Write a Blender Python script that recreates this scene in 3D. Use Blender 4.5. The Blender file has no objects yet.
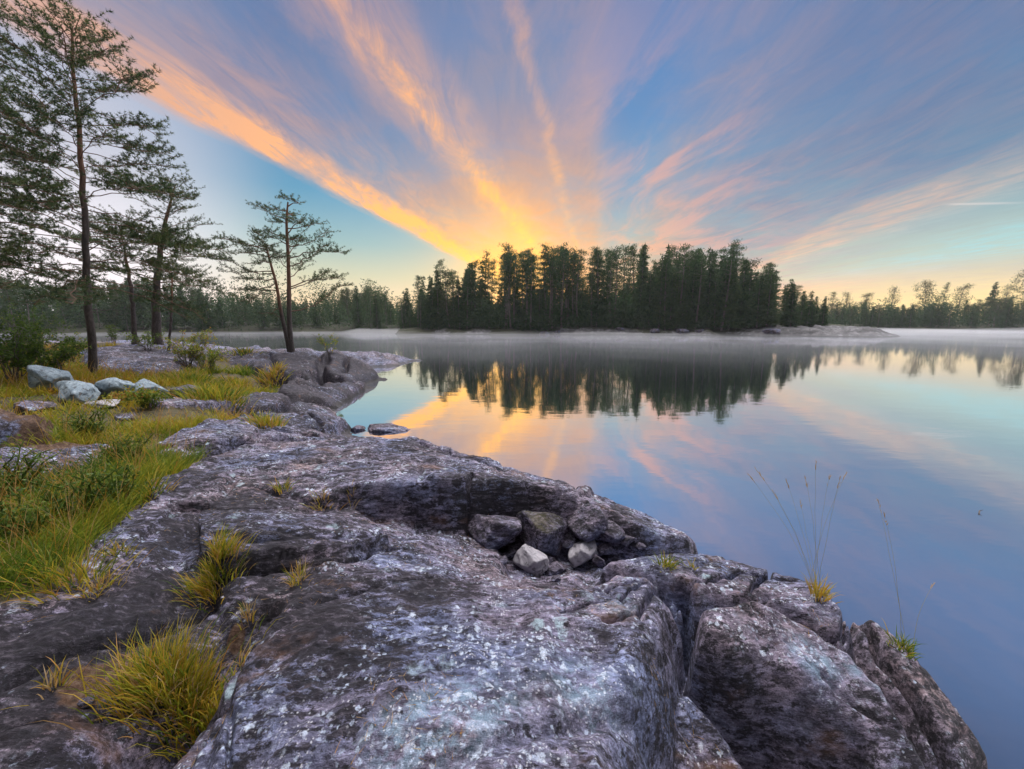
import bpy, math, random
import numpy as np
from mathutils import Vector, Matrix

random.seed(7)
RNG = np.random.default_rng(7)
sc = bpy.context.scene
COL = sc.collection

# ------------------------------------------------------------------ camera
F_PX, W_PX, H_PX = 386.0, 1024, 769
PITCH = math.radians(8.9)
CAM_Z = 2.4
cam_d = bpy.data.cameras.new("camera")
cam = bpy.data.objects.new("camera", cam_d)
COL.objects.link(cam)
cam.location = (0, 0, CAM_Z)
cam.rotation_euler = (math.pi / 2 - PITCH, 0, 0)
cam_d.sensor_width = 36.0
cam_d.lens = 36.0 * F_PX / W_PX
cam_d.clip_start = 0.05
cam_d.clip_end = 6000
sc.camera = cam

# ------------------------------------------------------------------ node helper
class NT:
    def __init__(self, tree):
        self.t = tree
        self.n = tree.nodes
        self.l = tree.links
    def new(self, typ, **kw):
        nd = self.n.new(typ)
        for k, v in kw.items():
            setattr(nd, k, v)
        return nd
    def put(self, sock, v):
        if hasattr(v, "is_output") or isinstance(v, bpy.types.NodeSocket):
            self.l.new(v, sock)
        else:
            sock.default_value = v
    def m(self, op, a, b=0.0, c=0.0, clamp=False):
        nd = self.new("ShaderNodeMath", operation=op, use_clamp=clamp)
        self.put(nd.inputs[0], a)
        self.put(nd.inputs[1], b)
        self.put(nd.inputs[2], c)
        return nd.outputs[0]
    def dot(self, a, v):
        nd = self.new("ShaderNodeVectorMath", operation="DOT_PRODUCT")
        self.l.new(a, nd.inputs[0])
        nd.inputs[1].default_value = v
        return nd.outputs["Value"]
    def vec(self, x, y, z=0.0):
        nd = self.new("ShaderNodeCombineXYZ")
        self.put(nd.inputs[0], x); self.put(nd.inputs[1], y); self.put(nd.inputs[2], z)
        return nd.outputs[0]
    def noise(self, vec, scale, detail=4.0, rough=0.55, dist=0.0, col=False):
        nd = self.new("ShaderNodeTexNoise")
        if vec is not None:
            self.l.new(vec, nd.inputs["Vector"])
        nd.inputs["Scale"].default_value = scale
        nd.inputs["Detail"].default_value = detail
        nd.inputs["Roughness"].default_value = rough
        nd.inputs["Distortion"].default_value = dist
        return nd.outputs["Color" if col else "Fac"]
    def ramp(self, fac, stops, interp="LINEAR"):
        nd = self.new("ShaderNodeValToRGB")
        cr = nd.color_ramp
        cr.interpolation = interp
        while len(cr.elements) < len(stops):
            cr.elements.new(0.5)
        for e, (p, c) in zip(cr.elements, stops):
            e.position = p
            e.color = (c, c, c, 1) if isinstance(c, (int, float)) else (*c, 1)
        self.l.new(fac, nd.inputs["Fac"])
        return nd.outputs["Color"]
    def mix(self, fac, a, b, typ="MIX", clamp=False):
        nd = self.new("ShaderNodeMix", data_type="RGBA", blend_type=typ, clamp_result=clamp)
        self.put(nd.inputs["Factor"], fac)
        for s, v in ((nd.inputs[6], a), (nd.inputs[7], b)):
            self.put(s, (*v, 1) if isinstance(v, tuple) and len(v) == 3 else v)
        return nd.outputs[2]
    def smooth(self, x, lo, hi):
        nd = self.new("ShaderNodeMapRange", interpolation_type="SMOOTHSTEP")
        self.put(nd.inputs["Value"], x)
        nd.inputs["From Min"].default_value = lo
        nd.inputs["From Max"].default_value = hi
        return nd.outputs["Result"]

def S(r, g, b):
    f = lambda c: (c / 255 / 12.92) if c / 255 <= 0.04045 else ((c / 255 + 0.055) / 1.055) ** 2.4
    return (f(r), f(g), f(b))

def ray_t(px, py):
    r = (px - W_PX / 2) / F_PX; up = -(py - H_PX / 2) / F_PX
    return Vector((r, math.cos(PITCH) + up * math.sin(PITCH), up * math.cos(PITCH) - math.sin(PITCH)))
def unit_t(v): return v.normalized()

# ------------------------------------------------------------------ world: dawn sky with cloud streets that run towards the sun
SUN_AZ = math.radians(2.6)      # from +Y towards +X
SUN_EL = math.radians(3.0)
STREET_AZ = math.radians(12.4)
world = bpy.data.worlds.new("World")
sc.world = world
world.use_nodes = True
wt = NT(world.node_tree)
wt.n.clear()
tc = wt.new("ShaderNodeTexCoord")
nrm = wt.new("ShaderNodeVectorMath", operation="NORMALIZE")
wt.l.new(tc.outputs["Generated"], nrm.inputs[0])
D = nrm.outputs[0]
dz = wt.dot(D, (0, 0, 1))
dr = wt.dot(D, (math.cos(STREET_AZ), -math.sin(STREET_AZ), 0))
df = wt.dot(D, (math.sin(STREET_AZ), math.cos(STREET_AZ), 0))
dsun = wt.dot(D, (math.sin(SUN_AZ) * math.cos(SUN_EL), math.cos(SUN_AZ) * math.cos(SUN_EL), math.sin(SUN_EL)))
ang = wt.m("ARCCOSINE", wt.m("MINIMUM", wt.m("MAXIMUM", dsun, -1.0), 1.0))
zc = wt.m("ADD", wt.m("MAXIMUM", dz, 0.0), 0.02)
u = wt.m("DIVIDE", dr, zc)
v = wt.m("DIVIDE", df, zc)
# slow waviness of the streets and their torn edges
warp = wt.noise(wt.vec(wt.m("MULTIPLY", u, 1.0), wt.m("MULTIPLY", v, 0.35)), 1.1, 5, 0.6)
warp2 = wt.noise(wt.vec(wt.m("MULTIPLY", u, 4.0), wt.m("MULTIPLY", v, 2.2), 3.3), 1.3, 6, 0.65)
uw = wt.m("ADD", u, wt.m("ADD", wt.m("MULTIPLY", wt.m("SUBTRACT", warp, 0.5), wt.m("ADD", 0.15, wt.m("MULTIPLY", wt.smooth(u, -0.2, 1.2), 1.1))), wt.m("MULTIPLY", wt.m("SUBTRACT", warp2, 0.5), 0.13)))
t = wt.m("ADD", wt.m("MULTIPLY", wt.m("DIVIDE", uw, wt.m("ADD", wt.m("ABSOLUTE", uw), 1.0)), 0.5), 0.5)
# veil = thin grey-violet cloud sheet, streak = bright lit streets
veil = wt.ramp(t, [(0.0, 0.0), (0.172, 0.0), (0.19, 0.9), (0.23, 0.85), (0.33, 0.9), (0.45, 0.8), (0.52, 0.4), (0.60, 0.25), (0.67, 0.6), (0.76, 0.85), (0.82, 0.75), (0.86, 0.45), (0.90, 0.35), (0.93, 0.5), (1.0, 0.45)], "EASE")
streak = wt.ramp(t, [(0.0, 0.0), (0.170, 0.0), (0.177, 1.0), (0.187, 1.0), (0.200, 0.28), (0.245, 0.06), (0.262, 0.2), (0.280, 0.62), (0.298, 0.25), (0.33, 0.06), (0.372, 0.08), (0.388, 0.26), (0.405, 0.08), (0.47, 0.1), (0.55, 0.0), (0.66, 0.12), (0.73, 0.08), (0.78, 0.10), (0.83, 0.10), (0.855, 0.45), (0.878, 0.15), (0.905, 0.55), (0.93, 0.2), (1.0, 0.2)], "EASE")
fine = wt.noise(wt.vec(wt.m("ADD", wt.m("MULTIPLY", u, 7.5), wt.m("MULTIPLY", v, 1.6)), wt.m("MULTIPLY", v, 2.0), 7.0), 1.0, 9, 0.70, 0.9)
fine2 = wt.noise(wt.vec(wt.m("MULTIPLY", u, 2.2), wt.m("MULTIPLY", v, 1.5), 11.0), 1.0, 7, 0.62, 0.6)
tex = wt.m("MULTIPLY", wt.smooth(fine, 0.25, 0.72), wt.smooth(fine2, 0.15, 0.62))
streak_d = wt.m("MULTIPLY", wt.m("MULTIPLY", streak, wt.m("ADD", wt.m("MULTIPLY", tex, 1.1), 0.32)), 1.15, clamp=True)
veil_d = wt.m("MULTIPLY", veil, wt.m("ADD", wt.m("MULTIPLY", wt.smooth(fine2, 0.2, 0.75), 0.5), 0.45), clamp=True)
# clear sky by elevation; the warm belt is stronger towards the sun
base = wt.ramp(wt.m("MAXIMUM", dz, 0.0), [(0.0, S(226, 196, 168)), (0.05, S(232, 206, 168)), (0.11, S(196, 196, 168)), (0.18, S(146, 178, 180)), (0.28, S(92, 154, 188)), (0.42, S(74, 134, 188)), (0.6, S(84, 128, 186)), (1.0, S(130, 145, 190))])
# paler and pinker belt well to the left of the sun, creamy to the right
haz = wt.m("SQRT", wt.m("ADD", wt.m("MULTIPLY", dr, dr), wt.m("ADD", wt.m("MULTIPLY", df, df), 1e-5)))
left = wt.smooth(wt.m("DIVIDE", wt.m("MULTIPLY", dr, -1.0), haz), 0.64, 0.86)
low = wt.m("SUBTRACT", 1.0, wt.smooth(dz, 0.12, 0.80))
base = wt.mix(wt.m("MULTIPLY", left, wt.m("MULTIPLY", low, 0.85)), base, S(244, 236, 246))
right = wt.m("MULTIPLY", wt.smooth(dr, 0.25, 0.6), wt.m("SUBTRACT", 1.0, wt.smooth(dz, 0.01, 0.11)))
base = wt.mix(wt.m("MULTIPLY", right, 0.9), base, S(255, 228, 124))
veil_col = wt.ramp(wt.m("DIVIDE", ang, 1.6), [(0.0, S(246, 190, 110)), (0.09, S(230, 142, 84)), (0.18, S(184, 140, 122)), (0.28, S(118, 130, 158)), (0.46, S(86, 120, 168)), (1.0, S(98, 130, 182))])
streak_col = wt.ramp(wt.m("DIVIDE", ang, 1.6), [(0.0, (1.3, 0.75, 0.12)), (0.08, (1.25, 0.64, 0.09)), (0.16, (1.15, 0.53, 0.10)), (0.27, (1.1, 0.50, 0.15)), (0.42, (1.0, 0.49, 0.25)), (0.62, (0.74, 0.46, 0.40)), (1.0, (0.4, 0.36, 0.48))])
rside = wt.smooth(t, 0.83, 0.90)
veil_col = wt.mix(wt.m("MULTIPLY", rside, 0.7), veil_col, S(168, 166, 164))
streak_col = wt.mix(wt.m("MULTIPLY", rside, wt.smooth(dz, 0.05, 0.13)), streak_col, S(150, 208, 216))
sky = wt.mix(veil_d, base, veil_col)
patch_n = wt.noise(wt.vec(wt.m("ADD", wt.m("MULTIPLY", u, 1.9), wt.m("MULTIPLY", v, 0.45)), wt.m("MULTIPLY", v, 0.75), 21.0), 1.0, 8, 0.64, 1.1)
patch = wt.m("MULTIPLY", wt.smooth(patch_n, 0.44, 0.66), wt.m("MULTIPLY", wt.smooth(u, -0.5, 0.5), wt.m("SUBTRACT", 1.0, wt.smooth(ang, 0.40, 0.85))))
patch_col = wt.ramp(wt.m("DIVIDE", ang, 1.6), [(0.0, S(255, 190, 110)), (0.12, S(240, 172, 128)), (0.25, S(216, 160, 148)), (0.40, S(180, 150, 166)), (0.7, S(140, 140, 180))])
sky = wt.mix(wt.m("MULTIPLY", patch, 0.62), sky, patch_col)
sky = wt.mix(streak_d, sky, streak_col)
# one short vapour trail high on the right
c1 = unit_t(ray_t(942, 204.5)); c2 = unit_t(ray_t(1012, 203.0))
cn = Vector(c1).cross(Vector(c2)).normalized()
off = wt.m("ABSOLUTE", wt.dot(D, tuple(cn)))
cl = wt.dot(D, tuple(((Vector(c2) - Vector(c1)) - Vector(c1) * ((Vector(c2) - Vector(c1)).dot(Vector(c1)))).normalized()))
trail = wt.m("MULTIPLY", wt.m("SUBTRACT", 1.0, wt.smooth(off, 0.0006, 0.0024)), wt.m("MULTIPLY", wt.smooth(cl, -0.004, 0.02), wt.m("SUBTRACT", 1.0, wt.smooth(cl, 0.05, 0.10))))
sky = wt.mix(wt.m("MULTIPLY", trail, 0.45), sky, (0.75, 0.68, 0.66))
# glow round the hidden sun
GL_EL, GL_AZ = math.radians(7.5), math.radians(-0.3)
dgl = wt.dot(D, (math.sin(GL_AZ) * math.cos(GL_EL), math.cos(GL_AZ) * math.cos(GL_EL), math.sin(GL_EL)))
ang_g = wt.m("ARCCOSINE", wt.m("MINIMUM", wt.m("MAXIMUM", dgl, -1.0), 1.0))
R2_AZ = math.radians(47)
dg2 = wt.dot(D, (math.sin(R2_AZ) * math.cos(.065), math.cos(R2_AZ) * math.cos(.065), math.sin(.065)))
low_glow = wt.smooth(dg2, math.cos(.26), math.cos(.03))
sky = wt.mix(wt.m("MULTIPLY", wt.m("MULTIPLY", low_glow, 0.5), wt.m("SUBTRACT", 1.0, wt.smooth(dz, 0.03, 0.10))), sky, (1.05, 0.80, 0.33))
glow = wt.m("POWER", 2.71828, wt.m("MULTIPLY", wt.m("POWER", wt.m("DIVIDE", ang_g, 0.118), 1.5), -1.0))
sky = wt.mix(wt.m("MULTIPLY", glow, 0.97), sky, (1.3, 0.66, 0.12))
# sky overhead, outside the frame, is brightened to light the foreground
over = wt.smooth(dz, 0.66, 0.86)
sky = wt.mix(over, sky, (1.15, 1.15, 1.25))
# an added bright patch above the frame, dawn side, that lights the rock
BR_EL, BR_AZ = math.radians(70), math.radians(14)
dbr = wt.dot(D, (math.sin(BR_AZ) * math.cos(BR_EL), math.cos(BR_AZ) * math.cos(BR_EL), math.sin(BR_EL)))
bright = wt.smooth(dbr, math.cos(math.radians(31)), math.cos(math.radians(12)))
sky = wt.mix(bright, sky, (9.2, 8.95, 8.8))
# the western sky below the zenith is dimmed so camera-facing rock stays dark
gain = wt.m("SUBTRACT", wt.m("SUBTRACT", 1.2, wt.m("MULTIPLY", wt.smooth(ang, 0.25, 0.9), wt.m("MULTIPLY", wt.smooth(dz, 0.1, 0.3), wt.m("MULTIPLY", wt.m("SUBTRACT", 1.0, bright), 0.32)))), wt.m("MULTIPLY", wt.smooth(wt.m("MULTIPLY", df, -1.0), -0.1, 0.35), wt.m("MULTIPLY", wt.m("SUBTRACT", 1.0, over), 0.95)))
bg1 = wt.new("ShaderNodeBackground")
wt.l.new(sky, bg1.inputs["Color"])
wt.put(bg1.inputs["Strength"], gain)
nish = wt.new("ShaderNodeTexSky", sky_type="NISHITA")
nish.sun_disc = False
nish.sun_elevation = SUN_EL
nish.sun_rotation = SUN_AZ
bg2 = wt.new("ShaderNodeBackground")
wt.l.new(nish.outputs[0], bg2.inputs["Color"])
bg2.inputs["Strength"].default_value = 0.012
add = wt.new("ShaderNodeAddShader")
wt.l.new(bg1.outputs[0], add.inputs[0])
wt.l.new(bg2.outputs[0], add.inputs[1])
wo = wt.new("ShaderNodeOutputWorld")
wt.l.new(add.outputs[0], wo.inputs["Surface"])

# ------------------------------------------------------------------ sun (low, behind the island trees)
sun_d = bpy.data.lights.new("sun", "SUN")
sun_d.energy = 2.0
sun_d.angle = math.radians(1.5)
sun_d.color = (1.0, 0.62, 0.30)
sun = bpy.data.objects.new("sun", sun_d)
COL.objects.link(sun)
to_sun = Vector((math.sin(SUN_AZ) * math.cos(SUN_EL), math.cos(SUN_AZ) * math.cos(SUN_EL), math.sin(SUN_EL)))
sun.rotation_euler = to_sun.to_track_quat("Z", "Y").to_euler()

sc.view_settings.view_transform = "Standard"
sc.view_settings.look = "None"
sc.view_settings.exposure = 0.0
sc.view_settings.gamma = 1.0
sc.view_settings.use_curve_mapping = False
sc.render.engine = "CYCLES"
sc.cycles.use_denoising = True
sc.cycles.max_bounces = 6
sc.cycles.diffuse_bounces = 3
sc.cycles.volume_bounces = 1
sc.cycles.transparent_max_bounces = 8
sc.cycles.sample_clamp_indirect = 4.0

# ------------------------------------------------------------------ helpers
def ray(px, py):
    r = (px - W_PX / 2) / F_PX
    up = -(py - H_PX / 2) / F_PX
    return np.array([r, math.cos(PITCH) + up * math.sin(PITCH), up * math.cos(PITCH) - math.sin(PITCH)])

def P(px, py, z):
    """World point at height z seen at a picture position (only used to read distances off the photograph)."""
    d = ray(px, py)
    k = (z - CAM_Z) / d[2]
    return np.array([d[0] * k, d[1] * k, z])

def PD(px, py, y):
    """World point at forward distance y."""
    d = ray(px, py)
    k = y / d[1]
    return np.array([d[0] * k, y, CAM_Z + d[2] * k])

def tag(o, label=None, cat=None, group=None, kind=None):
    if label: o["label"] = label
    if cat: o["category"] = cat
    if group: o["group"] = group
    if kind: o["kind"] = kind
    return o

def mesh_np(name, v, faces, mat, parent=None, smooth=False, attrs=None):
    """One mesh object; faces is a list of integer arrays, each (n,3) or (n,4)."""
    me = bpy.data.meshes.new(name)
    v = np.asarray(v, np.float32)
    me.vertices.add(len(v))
    me.vertices.foreach_set("co", v.ravel())
    if not isinstance(faces, (list, tuple)):
        faces = [faces]
    faces = [np.asarray(f, np.int32) for f in faces if len(f)]
    idx = np.concatenate([f.ravel() for f in faces])
    tot = np.concatenate([np.full(len(f), f.shape[1], np.int32) for f in faces])
    start = np.concatenate([[0], np.cumsum(tot)[:-1]]).astype(np.int32)
    me.loops.add(len(idx))
    me.loops.foreach_set("vertex_index", idx)
    me.polygons.add(len(tot))
    me.polygons.foreach_set("loop_start", start)
    me.polygons.foreach_set("loop_total", tot)
    if smooth:
        me.polygons.foreach_set("use_smooth", np.ones(len(tot), bool))
    for k, a in (attrs or {}).items():
        at = me.attributes.new(k, "FLOAT", "POINT")
        at.data.foreach_set("value", np.asarray(a, np.float32))
    me.update(calc_edges=True)
    me.materials.append(mat)
    o = bpy.data.objects.new(name, me)
    COL.objects.link(o)
    if parent is not None:
        o.parent = parent
    return o

def empty(name, loc):
    o = bpy.data.objects.new(name, None)
    COL.objects.link(o)
    o.location = loc
    o.empty_display_size = 0.2
    return o

def hash2(ix, iy, seed):
    n = (ix.astype(np.int64) * 374761393 + iy.astype(np.int64) * 668265263 + seed * 974711) & 0x7FFFFFFF
    n = ((n ^ (n >> 13)) * 1274126177) & 0x7FFFFFFF
    n = (n ^ (n >> 16)) & 0xFFFFFF
    return n / float(0xFFFFFF)

def vnoise(x, y, seed=0):
    ix = np.floor(x); iy = np.floor(y)
    fx = x - ix; fy = y - iy
    fx = fx * fx * fx * (fx * (fx * 6 - 15) + 10); fy = fy * fy * fy * (fy * (fy * 6 - 15) + 10)
    a = hash2(ix, iy, seed); b = hash2(ix + 1, iy, seed); c = hash2(ix, iy + 1, seed); d = hash2(ix + 1, iy + 1, seed)
    return (a + (b - a) * fx) * (1 - fy) + (c + (d - c) * fx) * fy - 0.5

def fbm(x, y, scale, octaves=4, seed=0, gain=0.5):
    s = np.zeros_like(x, dtype=np.float64); amp = 1.0; f = scale
    for k in range(octaves):
        s += amp * vnoise(x * f + 17.3 * k, y * f - 9.1 * k, seed + k)
        amp *= gain; f *= 2.03
    return s

def ridged(x, y, scale, octaves=4, seed=0):
    s = np.zeros_like(x, dtype=np.float64); amp = 1.0; f = scale
    for k in range(octaves):
        s += amp * (0.5 - np.abs(vnoise(x * f + 31.7 * k, y * f + 5.1 * k, seed + k)) * 2)
        amp *= 0.5; f *= 2.1
    return s

class RBF:
    def __init__(self, pts, smooth=0.02):
        p = np.asarray(pts, float)
        self.c = p[:, :2]; n = len(p)
        K = self.phi(np.linalg.norm(self.c[:, None] - self.c[None], axis=2)) + np.eye(n) * smooth
        Q = np.c_[np.ones(n), self.c]
        A = np.block([[K, Q], [Q.T, np.zeros((3, 3))]])
        s = np.linalg.solve(A, np.r_[p[:, 2], 0, 0, 0])
        self.w = s[:n]; self.q = s[n:]
    @staticmethod
    def phi(r):
        return np.where(r > 1e-9, r * r * np.log(np.maximum(r, 1e-9)), 0)
    def __call__(self, x, y):
        out = self.q[0] + self.q[1] * x + self.q[2] * y
        for (cx, cy), w in zip(self.c, self.w):
            r2 = (x - cx) ** 2 + (y - cy) ** 2
            out = out + w * 0.5 * r2 * np.log(np.maximum(r2, 1e-12))
        return out

def seg_dist(x, y, a, b):
    ax, ay = a; bx, by = b
    dx, dy = bx - ax, by - ay
    tt = np.clip(((x - ax) * dx + (y - ay) * dy) / max(dx * dx + dy * dy, 1e-12), 0, 1)
    return np.hypot(x - ax - tt * dx, y - ay - tt * dy)

def poly_sd(x, y, poly):
    n = len(poly); d = np.full(x.shape, 1e9); ins = np.zeros(x.shape, bool)
    for i in range(n):
        a = poly[i]; b = poly[(i + 1) % n]
        d = np.minimum(d, seg_dist(x, y, a, b))
        c = ((a[1] > y) != (b[1] > y)) & (x < (b[0] - a[0]) * (y - a[1]) / (b[1] - a[1] + 1e-12) + a[0])
        ins ^= c
    return np.where(ins, -d, d)

# ------------------------------------------------------------------ terrain of the rocky point
base_px = [
    (0, 769, .95), (100, 769, .86), (60, 690, .95), (0, 640, 1.0), (120, 600, .95), (200, 640, .88), (60, 560, 1.02), (0, 520, 1.1),
    (150, 520, .95), (100, 470, 1.05), (0, 470, 1.1), (200, 450, .85), (120, 430, 1.0), (30, 420, 1.1), (200, 410, .9), (250, 425, .45),
    (300, 425, .25), (335, 428, .05), (100, 400, 1.1), (0, 390, 1.25), (180, 385, 1.0), (250, 390, .5), (300, 400, .15), (230, 360, .75),
    (290, 353, .6), (330, 362, .25), (360, 378, .1), (300, 385, .32), (90, 372, 1.1), (30, 370, 1.3), (0, 345, 1.5), (60, 345, 1.35),
    (150, 341, 1.45), (200, 346, 1.15), (150, 360, 1.2),
    (345, 412, -.05), (390, 380, -.3), (400, 440, -.4), (430, 405, -.6), (460, 380, -.9), (480, 440, -.5), (600, 480, -.6), (720, 560, -.6),
    (440, 540, .35), (540, 560, .3), (360, 560, .5), (330, 480, .5), (420, 460, .3), (740, 740, .25), (700, 660, .3), (860, 690, .0), (1010, 700, -.6), (1020, 760, -.6)]
base_pts = [tuple(P(*q)) for q in base_px] + [
    (0.6, 0.3, .2), (-.6, 0.2, .6), (0, -2, .8), (-3, -2, 1.0), (2.5, -2, -.4), (3, 0.5, -.6), (4.5, 3, -1), (-6, 0, 1.2), (-12, 6, 1.4), (-20, 14, 1.4), (-28, 22, 1.2),
    (-16, 30, -.4), (-10, 29, -.4), (-5, 30, -1.0), (-24, 33, -.5), (-36, 34, -.5), (2, 22, -1.2), (6, 12, -1.4), (-3, 26, -.6), (-9, 25, .6)]
BASE = RBF(base_pts, 0.05)

# blocks of bedrock: outline (picture position, height), steepness of the sides, rounding of the rim
def W(x, y, z):
    return ("w", x, y, z)
BLOCKS = {
    "main": dict(k=4.5, r=.14, pts=[W(-.75, -1.4, .95), W(.35, -1.2, .9), (632, 769, .93), (648, 710, .90), (668, 650, .86), (683, 605, .82), (664, 572, .76), (612, 566, .72), (575, 585, .73),
                                    (515, 574, .55), (505, 545, .45), (470, 528, .48), (390, 515, .62), (332, 506, .76), (262, 470, .92), (200, 478, .96), (190, 560, .98), (225, 620, 1.0), (205, 700, .98), (170, 769, .96)],
                 mid=[(400, 700, 1.05), (520, 640, .96), (420, 590, .92), (600, 620, .92), (560, 740, 1.02), (300, 640, 1.02), (480, 560, .62), (300, 540, .94), (260, 585, .97), (320, 562, .93), (390, 550, .83)], ),
    "upper": dict(k=9, r=.05, pts=[(150, 500, 1.0), (215, 497, 1.0), (262, 482, 1.0), (312, 492, 1.0), (352, 483, 1.02), (410, 478, 1.02), (470, 477, 1.02), (540, 485, .93), (580, 497, .82),
                                     (592, 489, .70), (560, 478, .72), (520, 468, .78), (480, 455, .82), (420, 441, .82), (330, 438, .84), (250, 442, .9), (190, 462, .97), (150, 480, 1.0)], mid=[(350, 460, .96), (450, 468, .95)]),
    "tail": dict(k=5, r=.05, pts=[(575, 498, .80), (610, 510, .70), (650, 532, .52), (694, 546, .36), (698, 540, .33), (645, 514, .42), (595, 493, .62)], mid=[]),
    "shelf": dict(k=4, r=.05, pts=[(600, 562, .70), (640, 556, .66), (690, 553, .58), (745, 562, .56), (792, 574, .55), (828, 594, .58), (800, 600, .66), (752, 588, .72), (700, 588, .78), (668, 574, .75)], mid=[]),
    "right": dict(k=6, r=.08, pts=[(702, 603, .84), (748, 598, .80), (800, 612, .74), (842, 636, .68), (880, 672, .62), (912, 715, .54), (938, 790, .42), (890, 800, .42), (862, 735, .52), (800, 684, .66), (742, 660, .75), (706, 640, .80)],
                  mid=[(800, 650, .74)]),
    "wedge": dict(k=4, r=.05, pts=[(758, 596, .72), (790, 584, .66), (830, 602, .62), (848, 624, .60), (838, 632, .62), (800, 608, .68)], mid=[]),
    "strip": dict(k=4, r=.09, pts=[(846, 604, .50), (880, 624, .44), (915, 655, .36), (966, 700, .24), (1002, 769, .08), (1002, 850, .0), (968, 850, .2), (960, 780, .30), (924, 705, .42), (886, 660, .48), (852, 626, .54)], mid=[]),
    "gully": dict(k=4, r=.06, pts=[(660, 705, .52), (690, 688, .52), (716, 715, .46), (752, 775, .38), (760, 850, .3), (640, 850, .45)], mid=[]),
    "left_low": dict(k=2.0, r=.12, pts=[(-120, 640, 1.08), (0, 610, 1.08), (110, 585, 1.04), (165, 560, 1.0), (165, 610, 1.0), (95, 650, 1.02), (60, 700, 1.02), (90, 735, .98), (110, 790, .95), (0, 860, .95), (-150, 800, 1.0)], mid=[]),
    "slab_grass": dict(k=4, r=.06, pts=[(150, 456, 1.0), (190, 436, 1.03), (235, 430, .98), (275, 436, .86), (250, 444, .88), (195, 452, .96)], mid=[]),
    "hump": dict(k=4.0, r=.10, pts=[(262, 410, .70), (300, 404, .62), (334, 409, .42), (349, 421, .20), (340, 432, .2), (300, 433, .4), (270, 428, .6)], mid=[(305, 415, .62)]),
    "flat1": dict(k=5.0, r=.07, pts=[(230, 398, .84), (250, 391, .86), (280, 393, .74), (303, 402, .58), (285, 408, .62), (245, 407, .78)], mid=[]),
    "flat2": dict(k=5.0, r=.06, pts=[(200, 424, .98), (250, 416, .86), (290, 424, .70), (330, 433, .45), (420, 440, .30), (430, 446, .3), (330, 440, .6), (230, 434, .9)], mid=[]),
    "head": dict(k=3.0, r=.25, pts=[(205, 350, .95), (255, 347, 1.0), (300, 349, 1.02), (322, 351, .98), (318, 364, .86), (305, 372, .80), (270, 372, .86), (225, 362, .94)], mid=[(290, 360, .98)]),
    "head_end": dict(k=3.0, r=.25, pts=[(326, 351, .96), (342, 353, .90), (364, 360, .66), (379, 371, .26), (372, 378, .18), (345, 377, .48), (322, 368, .72)], mid=[(350, 364, .72)]),
    "head_low": dict(k=4.0, r=.12, pts=[(276, 384, .72), (310, 379, .66), (345, 382, .40), (366, 383, .16), (356, 392, .12), (338, 408, .06), (318, 399, .34), (290, 394, .56)], mid=[]),
    "ledge_left": dict(k=4, r=.06, pts=[(-80, 424, 1.35), (0, 420, 1.34), (40, 421, 1.28), (62, 428, 1.18), (30, 434, 1.2), (-60, 436, 1.3)], mid=[]),
    "mound": dict(k=1.2, r=.4, pts=[(75, 350, 1.38), (120, 343, 1.45), (175, 342, 1.46), (205, 347, 1.2), (190, 362, 1.2), (140, 372, 1.2), (100, 366, 1.3)], mid=[(150, 350, 1.45)]),
}
for b in BLOCKS.values():
    w = [np.array(q[1:]) if q[0] == "w" else P(*q) for q in b["pts"]]
    b["poly"] = [(q[0], q[1]) for q in w]
    b["top"] = RBF(w + [P(*q) for q in b["mid"]], 0.03)
    b["box"] = (min(q[0] for q in w), max(q[0] for q in w), min(q[1] for q in w), max(q[1] for q in w))
    b["zmax"] = max(q[2] for q in w) + .12

CRACKS = []
_CR = [  # (picture polyline, depth, width)
    ([(222, 585), (262, 575), (300, 570), (345, 560), (394, 548)], .20, .014),
    ([(266, 606), (240, 640), (200, 695), (165, 735), (130, 775)], .16, .05),
    ([(690, 592), (640, 580), (575, 590), (520, 586)], .06, .010),
    ([(690, 592), (668, 604), (640, 616), (604, 622)], .07, .012),
    ([(560, 612), (620, 600), (668, 590)], .05, .010),
    ([(686, 590), (692, 610), (696, 640), (694, 668), (712, 690), (742, 725), (775, 768)], .22, .020),
    ([(692, 590), (740, 574), (790, 582)], .06, .010),
    ([(745, 592), (768, 576), (775, 572)], .10, .010),
    ([(838, 632), (848, 612), (852, 600)], .12, .010),
    ([(832, 598), (850, 622), (880, 650), (915, 690), (940, 735), (955, 769)], .20, .022),
    ([(846, 604), (826, 592), (800, 576)], .08, .012),
    ([(828, 640), (842, 628)], .10, .010),
    ([(468, 474), (468, 500), (472, 522)], .10, .014),
    ([(520, 484), (524, 510)], .06, .010),
    ([(160, 470), (230, 462), (310, 462), (400, 466)], .025, .010),
    ([(170, 500), (230, 520), (300, 520), (345, 512)], .03, .008),
    ([(0, 690), (70, 655), (150, 640), (215, 610)], .06, .020),
    ([(330, 352), (324, 366), (318, 384)], .25, .08),
    ([(228, 392), (262, 385), (290, 378), (312, 372), (330, 376), (352, 380)], .28, .10),
    ([(240, 411), (282, 410), (310, 400), (338, 409)], .28, .07),
    ([(252, 425), (290, 433), (330, 436), (372, 436)], .22, .05),
    ([(196, 446), (236, 443), (290, 441), (350, 440)], .16, .035),
    ([(348, 356), (346, 372)], .25, .07), ([(268, 352), (276, 366), (270, 378)], .2, .07),
    ([(300, 386), (330, 390)], .15, .05), ([(296, 412), (318, 420), (322, 432)], .12, .04), ([(420, 442), (470, 458), (500, 470)], .06, .02),
]

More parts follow.
